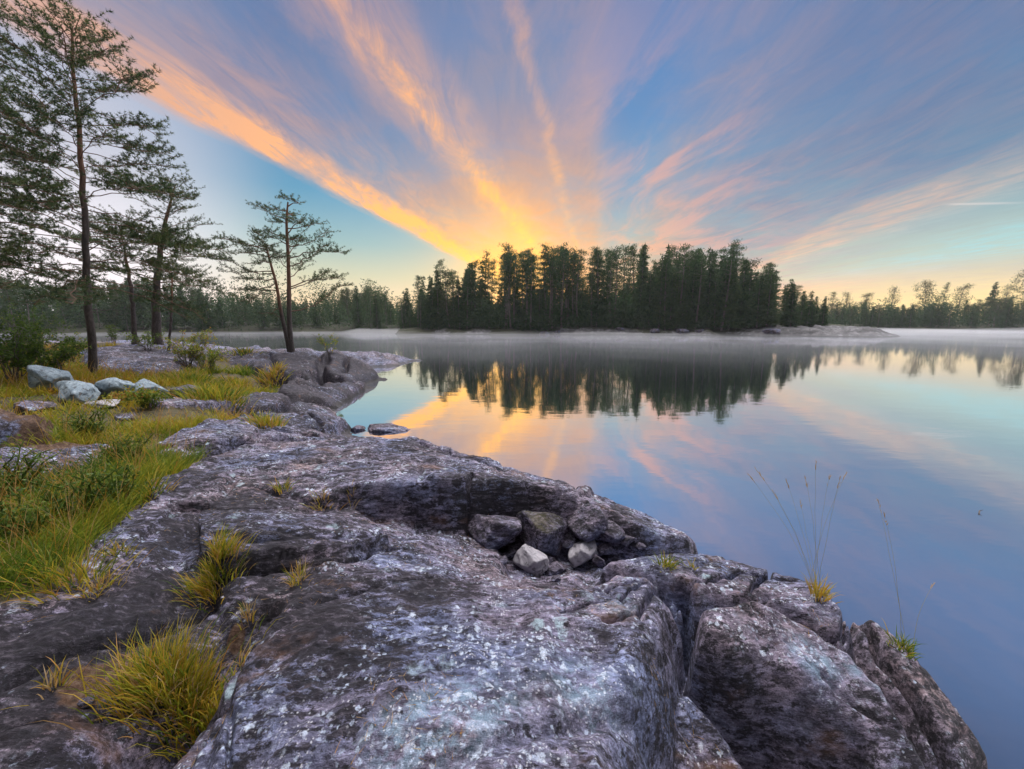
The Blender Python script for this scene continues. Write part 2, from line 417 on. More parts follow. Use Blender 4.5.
GRASS_POLY = [tuple(P(*q)[:2]) for q in [(-250, 640, 1.05), (-60, 610, 1.0), (40, 595, 1.0), (95, 545, 1.0), (150, 490, .95), (215, 448, .9), (150, 452, .95), (205, 428, .9), (270, 424, .7), (255, 405, .8), (225, 392, .85),
                                         (280, 384, .7), (268, 362, .85), (215, 352, .95), (190, 346, 1.2), (110, 346, 1.3), (60, 342, 1.4), (0, 342, 1.5)]] + [(-40, 20), (-25, 4), (-8, 0)]

def height(x, y, rough=True):
    x = np.asarray(x, float); y = np.asarray(y, float)
    base = BASE(x, y)
    far = np.hypot(x, y)
    base = np.clip(base, -3, 1.9) + fbm(x, y, .9, 4, 5) * .10 * np.clip(far / 4, .3, 1)
    wx = x + fbm(x, y, 2.2, 3, 11) * .09 * np.clip(far / 3, .3, 2.5)
    wy = y + fbm(x, y, 2.2, 3, 23) * .09 * np.clip(far / 3, .3, 2.5)
    z = base.copy()
    rock = np.zeros_like(z)
    for i, b in enumerate(BLOCKS.values()):
        x0, x1, y0, y1 = b["box"]
        m = (x > x0 - 1.2) & (x < x1 + 1.2) & (y > y0 - 1.2) & (y < y1 + 1.2)
        if not m.any():
            continue
        sd = poly_sd(wx[m], wy[m], b["poly"])
        top = np.clip(b["top"](x[m], y[m]), -1, b["zmax"])
        r = b["r"]; k = b["k"]
        s = np.clip(sd + r, 0, None)
        drop = np.where(sd < r, k * s * s / (4 * r), k * sd)
        h = top - drop
        zz = z[m]
        nz = .5 * (zz + h + np.sqrt((zz - h) ** 2 + .012 ** 2))
        rk = rock[m]
        rk = np.maximum(rk, np.clip((h - zz) / .03 + .5, 0, 1))
        z[m] = nz; rock[m] = rk
    for pl, d, wd in CRACKS:
        cx = [q[0] for q in pl]; cy = [q[1] for q in pl]
        m = (x > min(cx) - .3) & (x < max(cx) + .3) & (y > min(cy) - .3) & (y < max(cy) + .3)
        if m.any():
            dd = np.full(m.sum(), 1e9)
            for a, c in zip(pl[:-1], pl[1:]):
                dd = np.minimum(dd, seg_dist(wx[m], wy[m], a, c))
            z[m] -= d * np.exp(-(dd / wd) ** 2)
    gsd = poly_sd(wx, wy, GRASS_POLY)
    soil = np.clip(.5 - gsd / .25, 0, 1) * (1 - rock * .85)
    if rough:
        rk = 1 - soil * .7
        # foliation: long low ribs in the gneiss, plus joints and pits
        c, s_ = math.cos(.45), math.sin(.45)
        a = x * c + y * s_; bq = -x * s_ + y * c
        z = z + rk * (fbm(x, y, 1.3, 3, 41) * .085 + fbm(x, y, .42, 4, 43) * .20 * np.clip((far - 6) / 14, 0, 1) + ridged(x, y, .8, 4, 47) * .16 * np.clip((far - 5) / 10, 0, 1) + fbm(a * .35, bq, 7.0, 4, 51) * .026 + fbm(a * .5, bq, 22.0, 3, 61) * .014 + (ridged(x, y, 3.2, 3, 71) - .3) * .03 - .045 * np.exp(-(vnoise(a * .45 + 3.7, bq * 1.25, 91) / .016) ** 2) - .03 * np.exp(-(vnoise(a * 1.1, bq * .8 + 9.1, 93) / .012) ** 2)
                      + fbm(x, y, 45.0, 3, 81) * .006)
    return z, soil, rock

def zat(x, y):
    return float(height(np.array([x]), np.array([y]))[0][0])

def on_ground(px, py, guess=1.0):
    """World point where the photo's ray at (px,py) meets the terrain."""
    d = ray(px, py)
    ks = np.concatenate([np.linspace(.6, 8, 700), np.linspace(8.02, 45, 900)])
    z, _, _ = height(d[0] * ks, d[1] * ks)
    below = np.nonzero(CAM_Z + d[2] * ks < z)[0]
    k = ks[below[0]] if len(below) else (guess - CAM_Z) / d[2]
    return np.array([d[0] * k, d[1] * k, CAM_Z + d[2] * k])

CRACKS = [([tuple(on_ground(*q)[:2]) for q in pl], d, w) for pl, d, w in [(pl_, d_ * 1.35, w_ * 1.3) for pl_, d_, w_ in _CR]]
def lift_block(name, parent, pts, lift, k, r):
    w = [on_ground(*q) for q in pts]
    par = BLOCKS[parent]["top"]
    BLOCKS[name] = dict(k=k, r=r, poly=[(q[0], q[1]) for q in w], top=lambda x, y: par(x, y) + lift, zmax=2.0,
                        box=(min(q[0] for q in w), max(q[0] for q in w), min(q[1] for q in w), max(q[1] for q in w)))
lift_block("plate", "main", [(222, 583), (262, 573), (300, 568), (345, 558), (392, 547), (374, 530), (350, 513), (318, 500), (285, 491), (238, 488), (205, 510), (196, 550)], .085, 30, .010)
def lift_free(name, pts, lift, k, r):
    w = [on_ground(*q) for q in pts]
    BLOCKS[name] = dict(k=k, r=r, poly=[(q[0], q[1]) for q in w], top=RBF([q + [0, 0, lift] for q in w], .05), zmax=2.2,
                        box=(min(q[0] for q in w), max(q[0] for q in w), min(q[1] for q in w), max(q[1] for q in w)))
lift_free("ledge", [(-70, 428), (0, 425), (38, 426), (60, 434), (42, 446), (0, 448), (-70, 450)], .16, 12, .03)
lift_free("ledge_foot", [(-60, 466), (20, 452), (70, 448), (118, 447), (110, 458), (50, 474), (-60, 490)], .05, 6, .03)
lift_free("grass_slab", [(158, 450), (185, 436), (225, 428), (262, 430), (250, 442), (205, 450)], .09, 8, .04)
lift_free("meadow_rock", [(150, 404), (196, 402), (232, 404), (240, 409), (200, 412), (158, 410)], .12, 8, .04)
lift_free("strip_rock", [(90, 540), (140, 505), (170, 492), (165, 515), (130, 550), (105, 575)], .04, 4, .04)
lift_block("sheet", "main", [(300, 769), (380, 742), (470, 726), (540, 738), (580, 769), (600, 860), (260, 860)], -.035, 1.2, .02)

# ---- materials of ground and rock
def new_mat(name):
    m = bpy.data.materials.new(name)
    m.use_nodes = True
    nt = NT(m.node_tree)
    nt.n.clear()
    out = nt.new("ShaderNodeOutputMaterial")
    bs = nt.new("ShaderNodeBsdfPrincipled")
    nt.l.new(bs.outputs[0], out.inputs["Surface"])
    return m, nt, bs

def rock_nodes(nt, co, lichen_gain=1.0, dark=1.0):
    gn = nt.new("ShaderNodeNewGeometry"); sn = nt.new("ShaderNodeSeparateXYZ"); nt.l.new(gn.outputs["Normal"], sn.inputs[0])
    flat = nt.m("ADD", nt.m("MULTIPLY", nt.smooth(sn.outputs[2], .45, .85), .9), .1)  # less lichen on steep faces, also to put their shade into the colour
    """Grey gneiss with dark crust, pale lichen flecks and rusty seams. Returns colour and height for the bump."""
    mp = nt.new("ShaderNodeMapping")
    nt.l.new(co, mp.inputs["Vector"])
    mp.inputs["Rotation"].default_value = (0, 0, -.45)
    mp.inputs["Scale"].default_value = (.45, 1.0, 1.0)
    st = mp.outputs[0]
    big = nt.noise(co, 1.1, 5, .6)
    mid = nt.noise(st, 11.0, 9, .74, .3)
    fine = nt.noise(st, 46.0, 9, .78, .2)
    grain = nt.noise(co, 210.0, 4, .7)
    col = nt.ramp(nt.m("ADD", nt.m("MULTIPLY", mid, .5), nt.m("MULTIPLY", fine, .5)), [(.36, (.030, .027, .034)), (.46, (.105, .096, .108)), (.54, (.21, .195, .21)), (.66, (.40, .375, .39))])
    # broad drifts of warmer and bluer stone
    hue = nt.ramp(big, [(.32, (.60, .49, .46)), (.46, (.51, .47, .56)), (.62, (.40, .49, .70))])
    col = nt.mix(.85, col, hue, "OVERLAY")
    mp2 = nt.new("ShaderNodeMapping"); nt.l.new(co, mp2.inputs["Vector"]); mp2.inputs["Rotation"].default_value = (0, 0, -.45); mp2.inputs["Scale"].default_value = (.16, 1.0, 1.0)
    stri = nt.noise(mp2.outputs[0], 34.0, 7, .72)
    col = nt.mix(.55, col, nt.ramp(stri, [(.36, .16), (.5, .5), (.62, .86)]), "OVERLAY")
    # black crust: small sharp scabs, dense in some patches and absent in others
    za = nt.new("ShaderNodeAttribute"); za.attribute_name = "zone"
    zone = nt.m("ADD", nt.m("MULTIPLY", nt.m("SUBTRACT", nt.noise(co, 1.6, 6, .66), .5), 1.9), nt.m("MULTIPLY", za.outputs["Fac"], .42))
    crust = nt.smooth(nt.m("SUBTRACT", nt.noise(st, 21.0, 10, .80), nt.m("MULTIPLY", zone, .21)), .495, .535)
    col = nt.mix(nt.m("MULTIPLY", crust, .93), col, nt.ramp(nt.m("ADD", nt.m("MULTIPLY", fine, .5), nt.m("MULTIPLY", stri, .5)), [(.40, (.009, .007, .012)), (.52, (.030, .025, .034)), (.62, (.13, .115, .135))]))
    spots = nt.smooth(nt.noise(co, 75.0, 4, .6), .60, .66)
    col = nt.mix(nt.m("MULTIPLY", spots, .7), col, (.018, .016, .02))
    bl = nt.m("MULTIPLY", nt.smooth(za.outputs["Fac"], .45, 1.0), nt.smooth(nt.noise(co, 14.0, 7, .72), .42, .58))
    col = nt.mix(nt.m("MULTIPLY", bl, .55), col, (.30, .41, .50))
    # pale lichen rosettes: cells of a Voronoi whose random value passes a threshold, torn by noise
    for sc_, thr, tint, amt in ((24.0, .68, (.46, .50, .57), .9), (44.0, .60, (.42, .47, .56), .85), (90.0, .74, (.60, .60, .63), .7), (10.0, .82, (.34, .42, .46), .75)):
        vo = nt.new("ShaderNodeTexVoronoi")
        wv = nt.new("ShaderNodeVectorMath", operation="ADD")
        nt.l.new(co, wv.inputs[0])
        off = nt.new("ShaderNodeVectorMath", operation="SCALE")
        nt.l.new(nt.noise(co, sc_ * 1.6, 3, .6, 0, True), off.inputs[0])
        off.inputs["Scale"].default_value = 1.3 / sc_
        nt.l.new(off.outputs[0], wv.inputs[1])
        nt.l.new(wv.outputs[0], vo.inputs["Vector"])
        vo.inputs["Scale"].default_value = sc_
        sep = nt.new("ShaderNodeSeparateColor")
        nt.l.new(vo.outputs["Color"], sep.inputs[0])
        cell = nt.smooth(sep.outputs[0], thr, thr + .05)
        rim = nt.m("SUBTRACT", 1.0, nt.smooth(vo.outputs["Distance"], .28, .50))
        where = nt.smooth(nt.m("ADD", nt.noise(co, 2.0 + sc_ * .05, 7, .66), nt.m("MULTIPLY", zone, .22)), .45, .62)
        fac = nt.m("MULTIPLY", nt.m("MULTIPLY", cell, rim), nt.m("MULTIPLY", nt.m("ADD", nt.m("MULTIPLY", where, .97), .03), nt.smooth(fine, .36, .52)))
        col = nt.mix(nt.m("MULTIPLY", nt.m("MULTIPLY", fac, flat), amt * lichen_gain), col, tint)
    # rust and ochre in seams
    rust = nt.m("MULTIPLY", nt.smooth(nt.noise(st, 3.4, 6, .65), .58, .70), .45)
    col = nt.mix(rust, col, (.20, .115, .075))
    col = nt.mix(.55, col, nt.ramp(grain, [(.3, .25), (.5, .5), (.7, .8)]), "OVERLAY")
    gm = nt.new("ShaderNodeGamma"); nt.put(gm.inputs["Color"], col); gm.inputs["Gamma"].default_value = 1.32
    col = nt.mix(1.0, gm.outputs[0], (1.75, 1.74, 1.75), "MULTIPLY")
    h = nt.m("ADD", nt.m("MULTIPLY", mid, .55), nt.m("ADD", nt.m("MULTIPLY", fine, .45), nt.m("ADD", nt.m("MULTIPLY", grain, .16), nt.m("MULTIPLY", stri, .35))))
    return col, h

M_ground, g, bs = new_mat("bedrock_and_soil")
geo = g.new("ShaderNodeNewGeometry")
gp = geo.outputs["Position"]
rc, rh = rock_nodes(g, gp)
at = g.new("ShaderNodeAttribute"); at.attribute_name = "soil"
soil_c = g.ramp(g.noise(gp, 9.0, 7, .7), [(.3, (.030, .026, .014)), (.5, (.075, .060, .026)), (.62, (.12, .085, .04)), (.75, (.17, .13, .08))])
soil_f = g.smooth(g.m("ADD", at.outputs["Fac"], g.m("MULTIPLY", g.m("SUBTRACT", g.noise(gp, 5.0, 5, .65), .5), .9)), .35, .6)
moss_at = g.new("ShaderNodeAttribute"); moss_at.attribute_name = "moss"
moss_f = g.smooth(g.m("ADD", moss_at.outputs["Fac"], g.m("MULTIPLY", g.m("SUBTRACT", g.noise(gp, 11.0, 5, .65), .5), .8)), .45, .65)
duff = g.ramp(g.noise(gp, 30.0, 6, .7), [(.35, (.040, .024, .015)), (.5, (.10, .050, .030)), (.66, (.20, .135, .095))])
cc = g.mix(soil_f, rc, soil_c)
cc = g.mix(moss_f, cc, duff)
# wet dark band just above the water
sepz = g.new("ShaderNodeSeparateXYZ"); g.l.new(gp, sepz.inputs[0])
wet = g.m("SUBTRACT", 1.0, g.smooth(g.m("ADD", sepz.outputs[2], g.m("MULTIPLY", g.noise(gp, 3.0, 4, .6), -.14)), -.02, .06))
cc = g.mix(g.m("MULTIPLY", wet, .75), cc, (.03, .026, .024))
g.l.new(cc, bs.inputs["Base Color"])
bs.inputs["Roughness"].default_value = .72
bs.inputs["Specular IOR Level"].default_value = .35
bp = g.new("ShaderNodeBump"); bp.inputs["Strength"].default_value = 1.0; bp.inputs["Distance"].default_value = .034
g.l.new(rh, bp.inputs["Height"]); g.l.new(bp.outputs[0], bs.inputs["Normal"])

# ---- one sheet, finer near the standpoint
th = np.concatenate([np.linspace(-180, -64, 90, endpoint=False), np.linspace(-64, 64, 1000, endpoint=False), np.linspace(64, 180, 90, endpoint=False)])
th = np.radians(th)
rr = np.concatenate([np.geomspace(.25, 9, 920, endpoint=False), np.geomspace(9, 48, 230), [90, 240]])
TH, RR = np.meshgrid(th, rr)
X = RR * np.sin(TH); Y = RR * np.cos(TH)
Z, SOIL, ROCK = height(X.ravel(), Y.ravel())
Z = np.where(RR.ravel() > 46, -3.0, Z)
MOSS_SPOTS = [(95, 676, .13), (125, 655, .12), (160, 655, .10), (232, 612, .05), (60, 450, .4), (30, 445, .5), (130, 450, .4)]
zone = np.zeros_like(Z)
for px, py, zz, rad, amt in ((230, 505, 1.0, .34, -1.7), (195, 570, 1.0, .34, -1.6), (330, 640, 1.0, .24, -1.2), (430, 590, .9, .22, -1.0), (300, 605, 1.0, .2, -1.0), (180, 480, 1.0, .3, -1.2), (80, 630, 1.0, .4, -1.3), (20, 700, .95, .3, -.4), (480, 510, .7, .35, -.6),
                             (480, 715, 1.0, .22, .9), (590, 690, .95, .2, .9), (400, 755, 1.0, .2, .8), (620, 610, .85, .22, .8), (520, 640, .95, .2, .5), (810, 645, .74, .14, 1.2), (870, 665, .64, .14, 1.0), (740, 620, .8, .1, .7), (330, 545, .95, .14, .6), (660, 575, .8, .15, .6),
                             (300, 365, .8, 4.0, -.75), (345, 370, .5, 3.0, -.75), (310, 395, .4, 2.0, -.6), (260, 390, .7, 2.0, -.6), (300, 420, .4, 1.2, -.5), (330, 436, .4, .6, -.6), (400, 448, .8, .6, -.3), (150, 350, 1.4, 4.0, -.6)):
    q = P(px, py, zz)
    zone += amt * np.exp(-(((X.ravel() - q[0]) ** 2 + (Y.ravel() - q[1]) ** 2) / rad ** 2))
zone = np.clip(zone, -1.35, 1.4)
moss = np.zeros_like(Z)
for px, py, rad in MOSS_SPOTS:
    if rad > 0:
        q = P(px, py, .98)
        moss = np.maximum(moss, np.exp(-(((X.ravel() - q[0]) ** 2 + (Y.ravel() - q[1]) ** 2) / rad ** 2)))
nr, nth = X.shape
i0 = np.arange(nr - 1)[:, None] * nth + np.arange(nth)[None]
i1 = np.arange(nr - 1)[:, None] * nth + (np.arange(nth)[None] + 1) % nth
quads = np.stack([i0, i1, i1 + nth, i0 + nth], -1).reshape(-1, 4)
vv = np.c_[X.ravel(), Y.ravel(), Z]
cap = np.stack([np.full(nth, len(vv)), (np.arange(nth) + 1) % nth, np.arange(nth)], -1)
vv = np.vstack([vv, [0, 0, float(Z[:nth].mean())]])
ground = mesh_np("ground", vv, [quads[:, ::-1], cap[:, ::-1]], M_ground, smooth=True, attrs={"soil": np.r_[SOIL, 0], "moss": np.r_[moss, 0], "zone": np.r_[zone, 0]})
tag(ground, kind="structure")

# ------------------------------------------------------------------ water
M_water, g, bs = new_mat("lake_water")
g.n.remove(bs)
out = [n for n in g.n if n.type == "OUTPUT_MATERIAL"][0]
dif = g.new("ShaderNodeBsdfDiffuse"); dif.inputs["Color"].default_value = (.004, .010, .018, 1)
glo = g.new("ShaderNodeBsdfGlossy"); glo.inputs["Roughness"].default_value = .035; glo.inputs["Color"].default_value = (.95, .96, 1, 1)
fr = g.new("ShaderNodeLayerWeight"); fr.inputs["Blend"].default_value = .5
mx = g.new("ShaderNodeMixShader")
geo = g.new("ShaderNodeNewGeometry")
mp = g.new("ShaderNodeMapping"); g.l.new(geo.outputs["Position"], mp.inputs["Vector"]); mp.inputs["Scale"].default_value = (.6, 1.4, 1)
bp = g.new("ShaderNodeBump"); bp.inputs["Strength"].default_value = .12; bp.inputs["Distance"].default_value = .02
g.l.new(g.noise(mp.outputs[0], 1.6, 3, .5), bp.inputs["Height"])
for s in (glo, fr):
    g.l.new(bp.outputs[0], s.inputs["Normal"])
g.l.new(g.m("ADD", g.m("MULTIPLY", g.smooth(fr.outputs["Facing"], .20, .58), .89), .03), mx.inputs[0]); g.l.new(dif.outputs[0], mx.inputs[1]); g.l.new(glo.outputs[0], mx.inputs[2])
g.l.new(mx.outputs[0], out.inputs["Surface"])
wv = np.array([(-3000, -400, 0), (3000, -400, 0), (3000, 5000, 0), (-3000, 5000, 0)], float)
water = mesh_np("water", wv, np.array([[0, 1, 2, 3]]), M_water)
tag(water, kind="structure")
# ------------------------------------------------------------------ mesh builders for plants
class Acc:
    """Collects vertices and faces of ONE mesh."""
    def __init__(self):
        self.v = []; self.f3 = []; self.f4 = []; self.a = []; self.n = 0
    def add(self, v, f3=None, f4=None, a=None):
        v = np.asarray(v, float)
        if f3 is not None and len(f3): self.f3.append(np.asarray(f3) + self.n)
        if f4 is not None and len(f4): self.f4.append(np.asarray(f4) + self.n)
        self.v.append(v); self.n += len(v)
        self.a.append(np.full(len(v), a) if np.isscalar(a) else (np.zeros(len(v)) if a is None else np.asarray(a)))
    def tube(self, pts, rad, sides=6, a=0.0):
        pts = np.asarray(pts, float); n = len(pts)
        rad = np.asarray(rad, float) if not np.isscalar(rad) else np.full(n, rad)
        tg = np.gradient(pts, axis=0); tg /= np.linalg.norm(tg, axis=1)[:, None] + 1e-12
        ref = np.array([1.0, 0, 0]) if abs(tg[0][0]) < .8 else np.array([0, 1.0, 0])
        n1 = np.cross(tg, ref); n1 /= np.linalg.norm(n1, axis=1)[:, None] + 1e-12
        n2 = np.cross(tg, n1)
        an = np.linspace(0, 2 * np.pi, sides, endpoint=False)
        ring = pts[:, None] + rad[:, None, None] * (np.cos(an)[None, :, None] * n1[:, None] + np.sin(an)[None, :, None] * n2[:, None])
        i = np.arange(n - 1)[:, None] * sides + np.arange(sides)[None]
        j = np.arange(n - 1)[:, None] * sides + (np.arange(sides)[None] + 1) % sides
        self.add(ring.reshape(-1, 3), f4=np.stack([i, j, j + sides, i + sides], -1).reshape(-1, 4), a=a)
    def build(self, name, mat, parent=None, smooth=False, attr="tint", origin=None):
        v = np.concatenate(self.v)
        if origin is not None: v = v - np.asarray(origin)
        faces = []
        if self.f3: faces.append(np.concatenate(self.f3))
        if self.f4: faces.append(np.concatenate(self.f4))
        return mesh_np(name, v, faces, mat, parent, smooth, {attr: np.concatenate(self.a)})

def unit(v):
    return v / (np.linalg.norm(v, axis=-1, keepdims=True) + 1e-12)

def rand_dirs(n):
    v = RNG.normal(size=(n, 3))
    return unit(v)

def slivers(acc, p, d, length, width, a):
    """Thin triangles (needles, leaves) from points p along directions d."""
    n = len(p)
    side = unit(np.cross(d, rand_dirs(n))) * (np.asarray(width) * .5).reshape(-1, 1)
    v = np.stack([p - side, p + side, p + d * np.asarray(length).reshape(-1, 1)], 1).reshape(-1, 3)
    acc.add(v, f3=np.arange(3 * n).reshape(-1, 3), a=np.repeat(a, 3) if not np.isscalar(a) else a)

def leaves(acc, p, d, length, width, a):
    """Small diamond leaves."""
    n = len(p); L = np.asarray(length).reshape(-1, 1) * np.ones((n, 1)); Wd = np.asarray(width).reshape(-1, 1) * np.ones((n, 1))
    s = unit(np.cross(d, rand_dirs(n))) * Wd * .5
    v = np.stack([p, p + d * L * .5 + s, p + d * L, p + d * L * .5 - s], 1).reshape(-1, 3)
    acc.add(v, f4=np.arange(4 * n).reshape(-1, 4), a=np.repeat(a, 4) if not np.isscalar(a) else a)

def curve_pts(p0, p1, n, bend=(0, 0, 0), wob=0.0):
    t = np.linspace(0, 1, n)[:, None]
    p = np.asarray(p0) * (1 - t) + np.asarray(p1) * t + np.asarray(bend) * (4 * t * (1 - t))
    if wob:
        w = RNG.normal(size=(n, 3)) * wob
        w[0] = w[-1] = 0
        p = p + w
    return p

def path_at(pts, t):
    t = np.clip(np.asarray(t, float), 0, 1) * (len(pts) - 1)
    i = np.minimum(t.astype(int), len(pts) - 2); f = (t - i)[..., None]
    return pts[i] * (1 - f) + pts[i + 1] * f

# ---- plant materials (the tint attribute runs over the real colours of the plant)
def plant_mat(name, stops, rough=.6, transl=.25, rnd=.0):
    m, nt, bs = new_mat(name)
    at = nt.new("ShaderNodeAttribute"); at.attribute_name = "tint"
    oi = nt.new("ShaderNodeObjectInfo")
    f = nt.m("ADD", at.outputs["Fac"], nt.m("MULTIPLY", nt.m("SUBTRACT", oi.outputs["Random"], .5), rnd))
    c = nt.ramp(f, stops)
    nt.l.new(c, bs.inputs["Base Color"])
    bs.inputs["Roughness"].default_value = rough
    bs.inputs["Specular IOR Level"].default_value = .25
    if transl:
        tr = nt.new("ShaderNodeBsdfTranslucent"); nt.l.new(c, tr.inputs["Color"])
        mx = nt.new("ShaderNodeMixShader"); mx.inputs[0].default_value = transl
        out = [n for n in nt.n if n.type == "OUTPUT_MATERIAL"][0]
        nt.l.new(bs.outputs[0], mx.inputs[1]); nt.l.new(tr.outputs[0], mx.inputs[2]); nt.l.new(mx.outputs[0], out.inputs["Surface"])
    return m
M_needle = plant_mat("pine_needles", [(0, (.028, .055, .024)), (.5, (.075, .115, .042)), (1, (.16, .17, .05))], .55, .3)
M_grass = plant_mat("grass_blades", [(0, (.045, .095, .014)), (.3, (.13, .20, .02)), (.55, (.36, .33, .03)), (.75, (.52, .36, .04)), (.9, (.50, .24, .045)), (1, (.46, .33, .17))], .5, .45)
M_leaf = plant_mat("shrub_leaves", [(0, (.045, .09, .018)), (.5, (.13, .20, .03)), (.8, (.30, .30, .04)), (1, (.42, .20, .05))], .5, .45)
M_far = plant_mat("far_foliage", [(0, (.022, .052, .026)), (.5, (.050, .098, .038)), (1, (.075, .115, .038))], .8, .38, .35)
M_farleaf = plant_mat("far_birch_foliage", [(0, (.024, .040, .014)), (.5, (.045, .065, .020)), (1, (.075, .075, .026))], .7, .3, .35)

def bark_mat(name, lo, hi, top=None):
    m, nt, bs = new_mat(name)
    tcn = nt.new("ShaderNodeTexCoord")
    mp = nt.new("ShaderNodeMapping"); nt.l.new(tcn.outputs["Object"], mp.inputs["Vector"]); mp.inputs["Scale"].default_value = (1, 1, .28)
    n1 = nt.noise(mp.outputs[0], 24.0, 6, .7, .6)
    c = nt.ramp(n1, [(.3, lo), (.52, tuple((a + b) / 2 for a, b in zip(lo, hi))), (.7, hi)])
    if top:
        at = nt.new("ShaderNodeAttribute"); at.attribute_name = "tint"
        c = nt.mix(nt.smooth(at.outputs["Fac"], .3, .8), c, nt.mix(n1, tuple(x * .55 for x in top), top))
    nt.l.new(c, bs.inputs["Base Color"]); bs.inputs["Roughness"].default_value = .85
    bp = nt.new("ShaderNodeBump"); bp.inputs["Strength"].default_value = .8; bp.inputs["Distance"].default_value = .02
    nt.l.new(n1, bp.inputs["Height"]); nt.l.new(bp.outputs[0], bs.inputs["Normal"])
    return m
M_bark = bark_mat("pine_bark", (.030, .024, .024), (.13, .10, .09), (.26, .13, .075))
M_farbark = bark_mat("far_bark", (.06, .05, .043), (.21, .17, .15))

# ------------------------------------------------------------------ near pines
def needle_limb(tw, nd, p0, p1, bend, r0, dens, spread, tint, side_len=.45, start=.35):
    """A limb with side twigs and needle tufts. tw: wood, nd: needles."""
    L = np.linalg.norm(np.asarray(p1) - np.asarray(p0))
    n = max(5, int(L / .22))
    pts = curve_pts(p0, p1, n, bend, .028 * min(1, L))
    tw.tube(pts, np.linspace(r0, .006, n), 5, .6)
    ns = max(2, int(dens * L / .11))
    cen = []; dirs = []
    for s in np.linspace(start, 1.0, ns):
        b = path_at(pts, s)
        tang = unit(path_at(pts, min(1, s + .05)) - path_at(pts, max(0, s - .05)))
        for sg in (-1, 1):
            if RNG.random() < .18: continue
            out = unit(np.cross(tang, [0, 0, 1.0])) * sg
            tl = side_len * (.35 + .9 * RNG.random()) * (1.15 - .75 * abs(s - .65)) * spread
            e = b + (tang * .55 + out * .75 + np.array([0, 0, .15 + .35 * RNG.random()]) + RNG.normal(size=3) * .18) * tl
            q = curve_pts(b, e, 4, (0, 0, -.03 * tl), .012)
            tw.tube(q, np.linspace(.005, .0025, 4), 3, .6)
            k = max(2, int(tl / .055))
            ss = np.linspace(.30, 1.05, k)
            cen.append(path_at(q, np.clip(ss, 0, 1)) + RNG.normal(size=(k, 3)) * .018)
            dirs.append(np.repeat((unit(e - b) + [0, 0, .35])[None], k, 0))
    if not cen: return
    cen = np.concatenate(cen); dirs = np.concatenate(dirs)
    m = 13
    p = np.repeat(cen, m, 0)
    d = unit(np.repeat(unit(dirs), m, 0) * .75 + rand_dirs(len(p)))
    ln = RNG.uniform(.045, .095, len(p))
    tt = np.repeat(np.clip(tint + RNG.normal(size=len(cen)) * .22, 0, 1), m)
    slivers(nd, p, d, ln, np.full(len(p), .0105), tt)

def trunk_tube(acc, pts, r0, r1, tint_from=.35, sides=10):
    n = len(pts)
    s = np.linspace(0, 1, n)
    rad = r1 + (r0 - r1) * (1 - s) ** .8 + r0 * .28 * np.exp(-s / .03)
    acc.tube(pts, rad, sides, np.repeat(np.clip((s - tint_from) / .45, 0, 1), sides))

def pine_tree(label, base, top, r0, limbs, bend=(0, 0, 0), group=None, name="pine_tree", stubs=6, dens=1.0):
    base = np.asarray(base, float); top = np.asarray(top, float)
    e = empty(name, base)
    tag(e, label, "pine tree", group)
    tr = Acc(); nd = Acc()
    H = top[2] - base[2]
    n = 22
    tp = curve_pts(base - [0, 0, .25], top, n, bend, .006 * H ** .5)
    trunk_tube(tr, tp, r0, .02)
    for (h, az, L, el, droop, tint) in limbs:
        p0 = path_at(tp, h)
        d = np.array([math.sin(az) * math.cos(el), math.cos(az) * math.cos(el), math.sin(el)])
        p1 = p0 + d * L
        needle_limb(tr, nd, p0, p1, (0, 0, droop * L), max(.010, r0 * .20 * (1 - h * .6)), dens, 1.0 if L < 2.2 else 1.15, tint, start=.28 if h > .6 else .42)
    for _ in range(stubs):     # dead snags low on the trunk
        h = RNG.uniform(.12, .5); az = RNG.uniform(0, 6.28); L = RNG.uniform(.3, 1.1)
        p0 = path_at(tp, h); q = p0 + np.array([math.sin(az), math.cos(az), RNG.uniform(-.35, .1)]) * L
        tr.tube(curve_pts(p0, q, 5, (0, 0, .05), .03), np.linspace(.012, .003, 5), 4, .1)
    tr.build("trunk", M_bark, e, True, origin=base)
    nd.build("crown", M_needle, e, origin=base)
    return e

def rand_limbs(n, h0, h1, Lf, side=None, low_droop=.0, tint=.4):
    out = []
    for k in range(n):
        h = h0 + (h1 - h0) * (k + RNG.random() * .8) / n
        az = k * 2.399 + RNG.normal() * .35
        L = Lf(h) * RNG.uniform(.7, 1.15)
        el = np.interp(h, [.25, .5, .75, 1.0], [-.22, -.02, .22, .75]) + RNG.normal() * .12
        droop = np.interp(h, [.25, .6, 1.0], [.10, .04, -.04])
        out.append((h, az, L, el, droop, tint + RNG.normal() * .12))
    return out

def at_px(px, py, like):
    """World point at the forward distance of `like`."""
    return PD(px, py, like[1])

# the big pine by the pale boulders
b2 = on_ground(93, 376, 1.1)
t2 = at_px(72, 28, b2)
pine_tree("tall slender pine rising just behind the pale bluish boulders, its whole crown in view", b2, t2, .080,
          rand_limbs(76, .30, .995, lambda h: np.interp(h, [.3, .5, .7, .85, 1], [2.3, 2.2, 1.9, 1.35, .5])), bend=(0, 0, 0), stubs=10)
# pine cut by the left edge
b1 = on_ground(4, 362, 1.3); b1[0] -= .35
t1 = b1 + np.array([-1.6, .3, 12.4])
pine_tree("pine with long bare low branches whose trunk is cut by the left picture edge", b1, t1, .16,
          rand_limbs(96, .22, .99, lambda h: np.interp(h, [.2, .5, .75, .9, 1], [2.9, 2.8, 2.3, 1.5, .5])), stubs=10)
